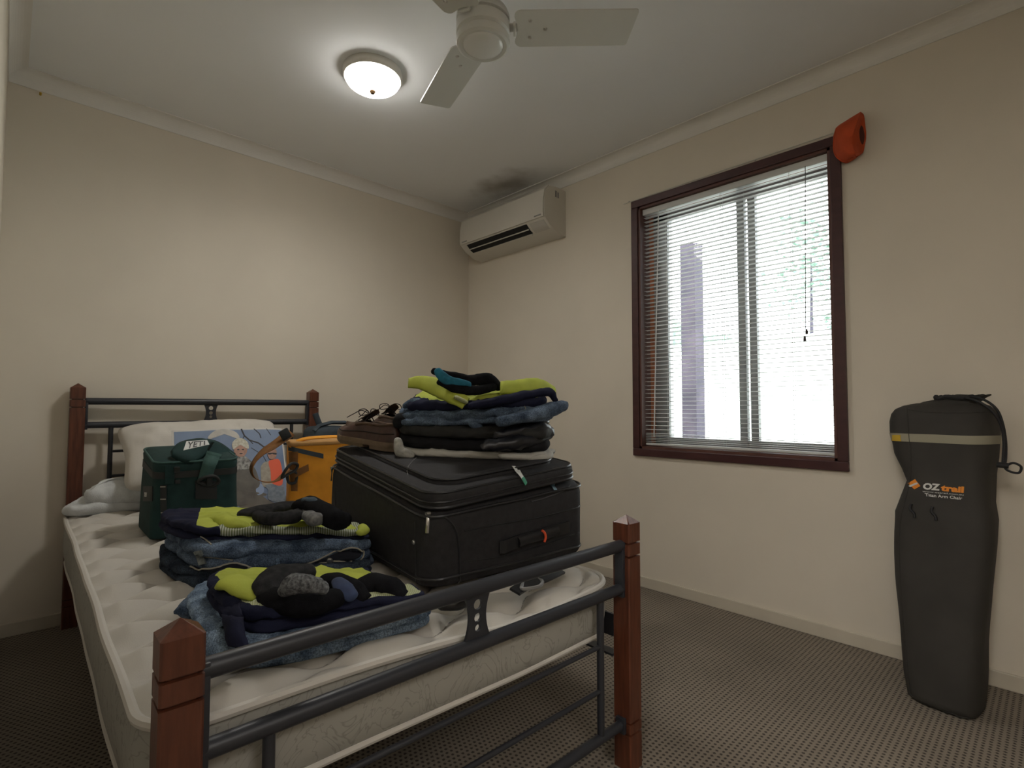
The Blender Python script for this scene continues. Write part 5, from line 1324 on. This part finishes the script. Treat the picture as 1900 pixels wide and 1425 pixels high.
# ------------------------------------------------------------------ shoes
def make_shoe(label, M, tr_m=None):
    """boat shoe, heel at origin, toe along +y, sole on z=0"""
    t = thing('boat_shoe', label, 'shoe', (0, 0, 0), F=M)
    Ls = .29
    def half(y):   # half width of the sole
        s = y / Ls
        return .001 + .052 * (max(0, min(1, s * 7)) ** .5) * (max(0, min(1, (1 - s) * 4.5)) ** .5) * (.74 + .26 * math.exp(-((s - .70) / .25) ** 2))
    N = 26
    def outline(k=1.0, y0=0.0, y1=Ls):
        a = []; ys = [y0 + (y1 - y0) * (0.5 - .5 * math.cos(PI * i / N)) for i in range(N + 1)]
        for y in ys: a.append((half(y) * k + .006 * math.sin(y / Ls * PI), y))
        for y in ys[::-1][1:-1]: a.append((-half(y) * k + .006 * math.sin(y / Ls * PI), y))
        return a
    def solid(secs, name, m, par=t, ang=40):
        bm = NB(); loft(bm, [[Vector((x, y, z if not callable(z) else z(x, y))) for x, y in o] for z, o in secs]); return obj(name, bm, m, par, F=M, angle=ang)
    o = outline()
    toe = lambda y: .010 * max(0, (y / Ls - .75) / .25) ** 2
    so = solid([(lambda x, y: .010 + toe(y), outline(.97)), (lambda x, y: .012 + toe(y), outline(1.02)), (lambda x, y: .026 + toe(y), outline(1.04)), (lambda x, y: .030 + toe(y), outline(.98))], 'sole', M_sole)
    solid([(0, outline(.98, 0, .095)), (.014, outline(1.02, 0, .095))], 'heel_block', M_sole)
    solid([(lambda x, y: .001 + toe(y), outline(.94, .125, Ls)), (lambda x, y: .014 + toe(y), outline(1.0, .125, Ls))], 'tread', M_sole)
    # upper
    bm = NB(); rings = []
    def top(y):
        s = y / Ls; return .030 + (.052 if s < .45 else .052 - .030 * ((s - .45) / .55) ** 1.1) + .008 * math.exp(-(s / .12) ** 2)
    for f in (0, .25, .5, .75, 1):
        ring = []
        for x, y in o:
            s = y / Ls; w = 1 - .30 * f ** 1.6 * (1 if s < .6 else 1 + .9 * (s - .6)); yc = Ls * .47
            yy = yc + (y - yc) * (1 - (.10 if s < .5 else .22) * f ** 2)
            ring.append(Vector((x * w, yy, .028 + toe(y) + (top(y) - .030) * f)))
        rings.append(ring)
    R = loft(bm, rings, caps=False)
    up = obj('upper', bm, M_leather, t, F=M, angle=60)
    # vamp plug closes the front half
    rim_ = rings[-1]; n = len(rim_)
    bm = NB(); G_ = []
    idx = [i for i in range(N + 1) if rim_[i].y > Ls * .50]
    for i in idx:
        a = rim_[i]; b = rim_[(n - i) % n]; G_.append([bm.verts.new(a.lerp(b, q / 8) + Vector((0, 0, .014 * math.sin(PI * q / 8)))) for q in range(9)])
    for a, b in zip(G_, G_[1:]):
        for q in range(8): bm.faces.new((a[q], a[q + 1], b[q + 1], b[q]))
    obj('vamp', bm, M_leather2, t, F=M, angle=0)
    # tongue
    bm = NB(); G_ = []
    for j in range(9):
        s = j / 8; y = Ls * (.62 - .24 * s); z = top(Ls * .55) + .008 + .038 * s
        G_.append([bm.verts.new((.022 * q / 3 + .004, y + .004 * abs(q), z + .006 - .0016 * q * q)) for q in range(-3, 4)] + [bm.verts.new((.022 * q / 3 + .004, y + .006 + .004 * abs(q), z + .003 - .0016 * q * q)) for q in range(3, -4, -1)])
    for a, b in zip(G_, G_[1:]):
        for q in range(14): bm.faces.new((a[q], a[(q + 1) % 14], b[(q + 1) % 14], b[q]))
    bm.faces.new(G_[0][::-1]); bm.faces.new(G_[-1]); obj('tongue', bm, M_leather2, t, F=M, angle=0)
    # collar roll, dark lining
    col_ = [rim_[i] for i in range(n) if rim_[i].y < Ls * .60]
    k0 = [i for i in range(n) if rim_[i].y < Ls * .60]
    right = [rim_[i] for i in range(N + 1) if rim_[i].y < Ls * .6][::-1]; left = [rim_[(n - i) % n] for i in range(1, N + 1) if rim_[i].y < Ls * .6]
    obj('collar', ctube(right + left, .0055, n=8), M_leather2, t, F=M)
    bm = NB(); rr_ = [[Vector((p.x * .9, .14 + (p.y - .14) * .93, p.z - .004)) for p in rim_], [Vector((p.x * .85, .14 + (p.y - .14) * .9, .036)) for p in rim_]]
    loft(bm, rr_, caps=False); 
    bmesh.ops.contextual_create(bm, geom=bm.verts[-n:] if False else [])
    obj('lining', bm, M_dark, t, F=M, angle=0)
    bm = NB(); pts = [Vector((x * .86, .14 + (y - .14) * .9, .034)) for x, y in o]; bm.faces.new([bm.verts.new(p) for p in pts]); obj('insole', bm, M_dark, t, F=M)
    # stitching and side lace
    side = [rings[2][i] + Vector((.002, 0, 0)) for i in range(2, N - 3)]
    obj('welt_stitch', ctube([p for p in [rings[1][i] * 1.0 + Vector((.0015, 0, 0)) for i in range(1, N)]], .0014, n=5), M_leather2, t, F=M)
    side2 = [rings[2][(n - i) % n] - Vector((.002, 0, 0)) for i in range(2, N - 3)]
    obj('side_lace', ctube(side2, .002, n=6), M_lace, t, F=M); obj('side_lace', ctube(side, .002, n=6), M_lace, t, F=M)
    zt = top(Ls * .55)
    for k in range(3):
        y = Ls * (.50 + .055 * k); obj('lace', ctube(cat([(-.024, y - .006, zt + .008), (.004, y, zt + .026 - k * .004), (.030, y + .006, zt + .006)], 5), .0018, n=6), M_lace, t, F=M)
    lc_ = Vector((.004, Ls * .50, zt + .030))
    for s in (-1, 1):
        obj('lace_loop', ctube(cat([lc_, lc_ + Vector((s * .014, .010, .018)), lc_ + Vector((s * .040, .012, .014)), lc_ + Vector((s * .040, .002, -.002)), lc_ + Vector((s * .012, -.004, .002))], 6, True), .0017, n=6, closed=True), M_lace, t, F=M)
        obj('lace_end', ctube(cat([lc_, lc_ + Vector((s * .012, .03, .012)), lc_ + Vector((s * .022, .06, -.004)), lc_ + Vector((s * .026, .085, -.018))], 5), .0015, n=6), M_lace, t, F=M)
    return t
def lid_frame(u, v, rz, dz=0.0):
    p = SI @ Vector((u, v, 0)); z = SO.z + top_z(p.x, p.y) + .013 + dz
    return BED @ Matrix.Translation((u, v, z)) @ Matrix.Rotation(rz, 4, 'Z') @ Matrix.Rotation(math.radians(5.5), 4, 'X')
make_shoe('brown leather boat shoe resting on the suitcase lid, nearest the orange cooler', lid_frame(.735, .675, math.radians(15)))
make_shoe('brown leather boat shoe mostly hidden behind the pile of clothes on the suitcase', lid_frame(.835, .80, math.radians(-8)))

# ------------------------------------------------------------------ camp chair bag against the right wall
cbg = thing('camp_chair_bag', 'tall olive brown drawstring bag holding a folding chair, standing against the right wall', 'bag', (-.22, -2.80, 0))
bag_rows = [  # pixel y, left px, right px at reference depth plane, depth thickness
    (1338, 1694, 1826, .15), (1330, 1687, 1831, .17), (1290, 1680, 1836, .175), (1200, 1671, 1843, .18), (1100, 1662, 1850, .18), (1010, 1658, 1857, .18), (968, 1658, 1858, .18),
    (935, 1670, 1850, .17), (905, 1682, 1850, .165), (880, 1672, 1852, .165), (850, 1657, 1858, .17), (805, 1648, 1863, .18), (785, 1648, 1862, .18), (770, 1652, 1859, .17), (760, 1660, 1852, .15), (753, 1676, 1842, .13), (748, 1700, 1820, .10)]
rings = []
zf = None
for k, (py, xl, xr, d) in enumerate(bag_rows):
    zz = .004 if k == 0 else None
    t = (1338 - py) / (1338 - 748); xc = -.262 + .145 * t      # leans back towards the wall
    a = Xw(xl, py, xc); b = Xw(xr, py, xc); z = (a.z + b.z) / 2
    yl_, yr_ = a.y, b.y; rings.append((z, xc, yl_, yr_, d))
z_bot = rings[0][0]
R2 = []
zmin = rings[0][0]
for (z, xc, yl_, yr_, d) in rings:
    zz = (z - zmin) * (rings[-1][0] / (rings[-1][0] - zmin)) + .003 * (1 - z / rings[-1][0])
    cy = (yl_ + yr_) / 2; w_ = (yl_ - yr_) / 2; ring = []
    for k in range(44):
        a = 2 * PI * k / 44; ca, sa = math.cos(a), math.sin(a); e_ = .58
        X = math.copysign(abs(ca) ** e_, ca) * d / 2; Y = math.copysign(abs(sa) ** e_, sa) * w_ * .93
        r = math.radians(-12); X2 = X * math.cos(r) - Y * math.sin(r) * .45; Y2 = Y + X * math.sin(r) * .6
        ring.append(Vector((xc + X2 , cy + Y2, zz)))
    R2.append(ring)
R3 = []
for a, b in zip(R2, R2[1:]):
    for k in range(4): R3.append([p.lerp(q_, k / 4) for p, q_ in zip(a, b)])
R3.append(R2[-1]); top_ring = R2[-1]
for ring in R3:
    for p in ring:
        w_ = noise.noise_vector(Vector((p.x * 9, p.y * 12, p.z * 4))) * .009; w_.z *= .2
        dgo = noise.noise(Vector((p.y * 14 + p.z * 9, p.z * 5, 3))) * .004
        p += w_ * min(1, p.z * 5) + Vector((dgo * min(1, p.z * 5), 0, 0))
bm = NB(); loft(bm, R3, caps=True)
bb = obj('bag_body', bm, M_bag, cbg, angle=0)
mx = max(p.x for r in R3 for p in r)
print('bag max x', mx)
TBg = tree_of(bb, F=WORLD)
# gathered mouth
tc_ = sum(top_ring, Vector()) / len(top_ring); bm = NB(); rings = []
for k, (sc2, dz, wv) in enumerate(((1.0, -.004, 0), (.90, .004, .003), (.78, .008, .006), (.68, .012, .007), (.64, .020, .007), (.66, .028, .006))):
    rings.append([Vector((tc_.x + (p.x - tc_.x) * sc2 + wv * math.sin(i * 1.1 + k) * .4, tc_.y - .012 * k + (p.y - tc_.y) * sc2, tc_.z + dz + wv * .35 * math.sin(i * 1.0))) for i, p in enumerate(top_ring)])
loft(bm, rings, caps=False); gm = obj('gathered_mouth', bm, M_bag, cbg, angle=0)
bm = NB(); tube(bm, [Vector((tc_.x + (p.x - tc_.x) * .70, tc_.y - .03 + (p.y - tc_.y) * .70, tc_.z + .018 + .004 * math.sin(i))) for i, p in enumerate(top_ring)], .008, n=7, closed=True); obj('drawcord_channel', bm, M_cord, cbg)
xq = tc_.x - .05
cd = [Xw(1790, 738, xq), Xw(1815, 745, xq - .02), Xw(1842, 764, xq - .02), Xw(1858, 790, xq - .01), Xw(1863, 820, xq - .01), Xw(1862, 845, xq - .02), Xw(1861, 862, xq - .03)]
dc = obj('drawcord', ctube(cat(cd, 6), .0045, n=8), M_cord, cbg)
cd2 = [Xw(1792, 735, xq + .02), Xw(1822, 740, xq), Xw(1848, 758, xq), Xw(1860, 785, xq), Xw(1866, 820, xq), Xw(1866, 848, xq - .02), Xw(1864, 862, xq - .03)]
obj('drawcord', ctube(cat(cd2, 6), .0040, n=8), M_cord, cbg)
o_ = Xw(1862, 864, xq - .03)
obj('cord_lock', ctube([o_ + Vector((0, .016, .002)), o_ + Vector((0, -.012, 0))], .009, n=12), M_cord, dc)
obj('cord_loop', ctube(cat([o_ + Vector((0, -.004, -.004)), o_ + Vector((0, -.022, .010)), o_ + Vector((0, -.040, 0)), o_ + Vector((0, -.034, -.020)), o_ + Vector((0, -.012, -.016))], 6, True), .0035, n=8, closed=True), M_cord, dc)
# tape round the bag: from the true rings
def band(z0, z1, off):
    bm = NB(); rr3 = []
    for z in (z0, (z0 + z1) / 2, z1):
        best = min(range(len(R3) - 1), key=lambda i: abs((R3[i][0].z + R3[i + 1][0].z) / 2 - z)); A, B_ = R3[best], R3[best + 1]
        t = (z - A[0].z) / max(1e-6, (B_[0].z - A[0].z)); t = max(-.5, min(1.5, t)); r_ = [p.lerp(q_, t) for p, q_ in zip(A, B_)]
        c = sum(r_, Vector()) / len(r_); rr3.append([p + Vector((p.x - c.x, p.y - c.y, 0)).normalized() * off for p in r_])
    loft(bm, rr3, caps=False); return bm
zt_ = on(TBg, 1755, 815, 0, WORLD).z
bnd = obj('cream_tape', band(zt_ - .014, zt_ + .014, .002), M_bagstripe, cbg, angle=0)
TBd = tree_of(bnd, F=WORLD)
put('yellow_mark', quad_patch(TBd, [(1656, 807), (1671, 807), (1671, 819), (1656, 819)], .0015, n=4, m=2, F=WORLD), M_yellow, bnd, F=WORLD)
put('logo_diamond', quad_patch(TBg, [(1698, 889), (1708, 902), (1697, 908), (1685, 897)], .0015, n=4, m=4, F=WORLD), M_logo_o, cbg, F=WORLD)
put('logo_slash', quad_patch(TBg, [(1702, 895), (1704, 898), (1690, 904), (1687, 902)], .0030, n=4, m=2, F=WORLD), M_logo_w, cbg, F=WORLD)
def bagtext(s, q, m, name, bold=.03): return wrap_text(s, TBg, q, .0025, m, cbg, name, bold=bold, F=WORLD)
bagtext('OZ', [(1714, 896), (1745, 898), (1744, 911), (1712, 908)], M_logo_w, 'logo_text', .05)
bagtext('trail', [(1747, 899), (1789, 903), (1788, 915), (1745, 911)], M_logo_o, 'logo_text', .05)
bagtext('www.oztrail.com.au', [(1712, 910.5), (1788, 917), (1788, 919.5), (1712, 913)], M_logo_w, 'web_text', .01)
bagtext('Titan Arm Chair', [(1716, 915), (1786, 922), (1785, 927.5), (1717, 921)], M_logo_w, 'model_text', .02)
for sp_ in ([(1683, 758), (1686, 800), (1690, 850), (1688, 895), (1672, 960), (1668, 1010)], [(1686, 760), (1730, 765), (1790, 766), (1842, 764)], [(1668, 1010), (1672, 1100), (1680, 1200), (1690, 1300)], [(1690, 1312), (1740, 1330), (1800, 1341)]):
    put('seam', ctube(onpath(TBg, sp_, .0006, F=WORLD), .0018, n=5), M_bag, cbg, F=WORLD)
for x, y in ((1694, 945), (1733, 950)):
    P_ = onpath(TBg, [(x - 2, y - 10), (x - 4, y), (x + 3, y + 8), (x + 4, y + 16)], .003, F=WORLD)
    if len(P_) > 2: obj('toggle_cord', ctube(P_, .004, n=6), M_cord, cbg)

# ------------------------------------------------------------------ orange cap on the window corner
hat = thing('orange_cap', 'folded orange felt cap hooked over the upper right corner of the window frame', 'cap', (-.02, -2.44, 2.0))
xf, xb, xm = -.085, -.020, -.050
f_out = [(1597, 207), (1571, 223), (1550, 238), (1545, 267), (1547, 284), (1553, 293), (1566, 301), (1578, 297), (1588, 291)]
ridge = [(1597, 207), (1590, 226), (1584, 244), (1581, 259), (1583, 272), (1586, 282), (1588, 291)]
bm = NB()
fo = [Xw(x, y, xb - .01) for x, y in f_out]; ri = [Xw(x, y, xf) for x, y in ridge]; ri[0] = Xw(1597, 207, xb - .015); ri[-1] = Xw(1588, 291, xb - .03)
A = cat(fo, 4); B_ = cat(ri, 4)
def resamp(P, n): return [P[min(len(P) - 1, int(i / (n - 1) * (len(P) - 1) + .5))] for i in range(n)]
A = resamp(A, 24); B_ = resamp(B_, 24); rows = []
for s in range(9):
    t = s / 8; rows.append([bm.verts.new(a.lerp(b, t) + Vector((-.028 * math.sin(PI * t) * math.sin(PI * i / 23), 0, 0))) for i, (a, b) in enumerate(zip(A, B_))])
r_out = [(1597, 207), (1603, 212), (1605, 225), (1608, 251), (1604, 272), (1600, 285), (1588, 291)]
Cc = resamp(cat([Xw(x, y, xb + .004) for x, y in r_out], 4), 24)
for s in range(1, 9):
    t = s / 8; rows.append([bm.verts.new(b.lerp(c, t) + Vector((.012 * math.sin(PI * t) * math.sin(PI * i / 23), 0, 0))) for i, (b, c) in enumerate(zip(B_, Cc))])
Dd = [Vector((-.004 - .0, (a.y + c.y) / 2, (a.z + c.z) / 2)) for a, c in zip(A, Cc)]
for s in range(1, 5):
    t = s / 4; rows.append([bm.verts.new(c.lerp(Vector((xb + .004, a.y, a.z)), t)) for c, a in zip(Cc, A)])
for a, b in zip(rows, rows[1:]):
    for i in range(23): bm.faces.new((a[i], a[i + 1], b[i + 1], b[i]))
for a, b in ((rows[-1], rows[0]),):
    for i in range(23): bm.faces.new((a[i], a[i + 1], b[i + 1], b[i]))
bmesh.ops.remove_doubles(bm, verts=bm.verts, dist=.0015)
for v in bm.verts: v.co += noise.noise_vector(v.co * 25) * .002
hb = obj('crown', bm, M_hat, hat, angle=50); TH_ = tree_of(hb, F=WORLD)
hp = onpath(TH_, [(1597, 232), (1594, 246), (1596, 262), (1601, 268), (1604, 252), (1601, 236)], .001, F=WORLD)
if len(hp) > 4: bm = NB(); c = sum(hp, Vector()) / len(hp); vs = [bm.verts.new(p) for p in hp]; cv = bm.verts.new(c + Vector((-.001, 0, 0))); [bm.faces.new((vs[i], vs[(i + 1) % len(vs)], cv)) for i in range(len(vs))]; obj('hollow_shade', bm, mat('dark_orange_shadow', (.09, .02, .012), .9), hat, angle=0)  # flat dark patch painted for the shade in the cap hollow
put('brim_edge', ctube(onpath(TH_, [(1552, 238), (1547, 267), (1549, 284), (1556, 294), (1567, 299), (1582, 292)], .001, F=WORLD), .0025, n=6), M_hat, hat, F=WORLD)
# ------------------------------------------------------------------ light
w = bpy.data.worlds.new('sky'); sc.world = w; w.use_nodes = True
bg = w.node_tree.nodes['Background']; bg.inputs[0].default_value = (0.93, 0.97, 1.0, 1); bg.inputs[1].default_value = 2.5
def area(name, loc, rot, sx, sy, e, col=(1, 1, 1), portal=False):
    l = bpy.data.lights.new(name, 'AREA'); l.shape = 'RECTANGLE'; l.size = sx; l.size_y = sy; l.energy = e; l.color = col
    if portal: l.cycles.is_portal = True
    o = bpy.data.objects.new(name, l); COL.objects.link(o); o.location = loc; o.rotation_euler = rot; return o
area('window_portal', (WT + .01, (OY0 + OY1) / 2, (OZ0 + OZ1) / 2), (0, -math.pi / 2 + math.pi, 0), OZ1 - OZ0, OY1 - OY0, 1, portal=True)
pl = bpy.data.lights.new('hall_fill', 'POINT'); pl.energy = 23; pl.shadow_soft_size = .25; pl.color = (1, .96, .90)  # added fill light in the unseen hall, no known fixture
sn = bpy.data.lights.new('sun', 'SUN'); sn.energy = 2.5; sn.angle = .01; sn.color = (1, .96, .9)
so_ = bpy.data.objects.new('sun', sn); COL.objects.link(so_); so_.rotation_euler = Vector((.62, .25, -.75)).to_track_quat('-Z', 'Y').to_euler()
po = bpy.data.objects.new('hall_fill', pl); COL.objects.link(po); po.location = (XL - .75, -3.1, 2.2)
dl = bpy.data.lights.new('dome_lamp', 'SPOT'); dl.energy = 9.5; dl.spot_size = math.radians(176); dl.spot_blend = .8; dl.shadow_soft_size = .10; dl.color = (1, .965, .90)
do = bpy.data.objects.new('dome_lamp', dl); COL.objects.link(do); do.location = (LC.x, LC.y, H - .112)
area('passage_fill', (-1.95, YR - .75, 2.35), (0, 0, 0), .9, .9, 8, (1, .96, .92))  # added fill light from behind the camera, no known fixture
sc.view_settings.view_transform = 'Standard'; sc.view_settings.look = 'None'; sc.view_settings.gamma = 1; sc.view_settings.use_curve_mapping = False
sc.view_settings.exposure = 1.60
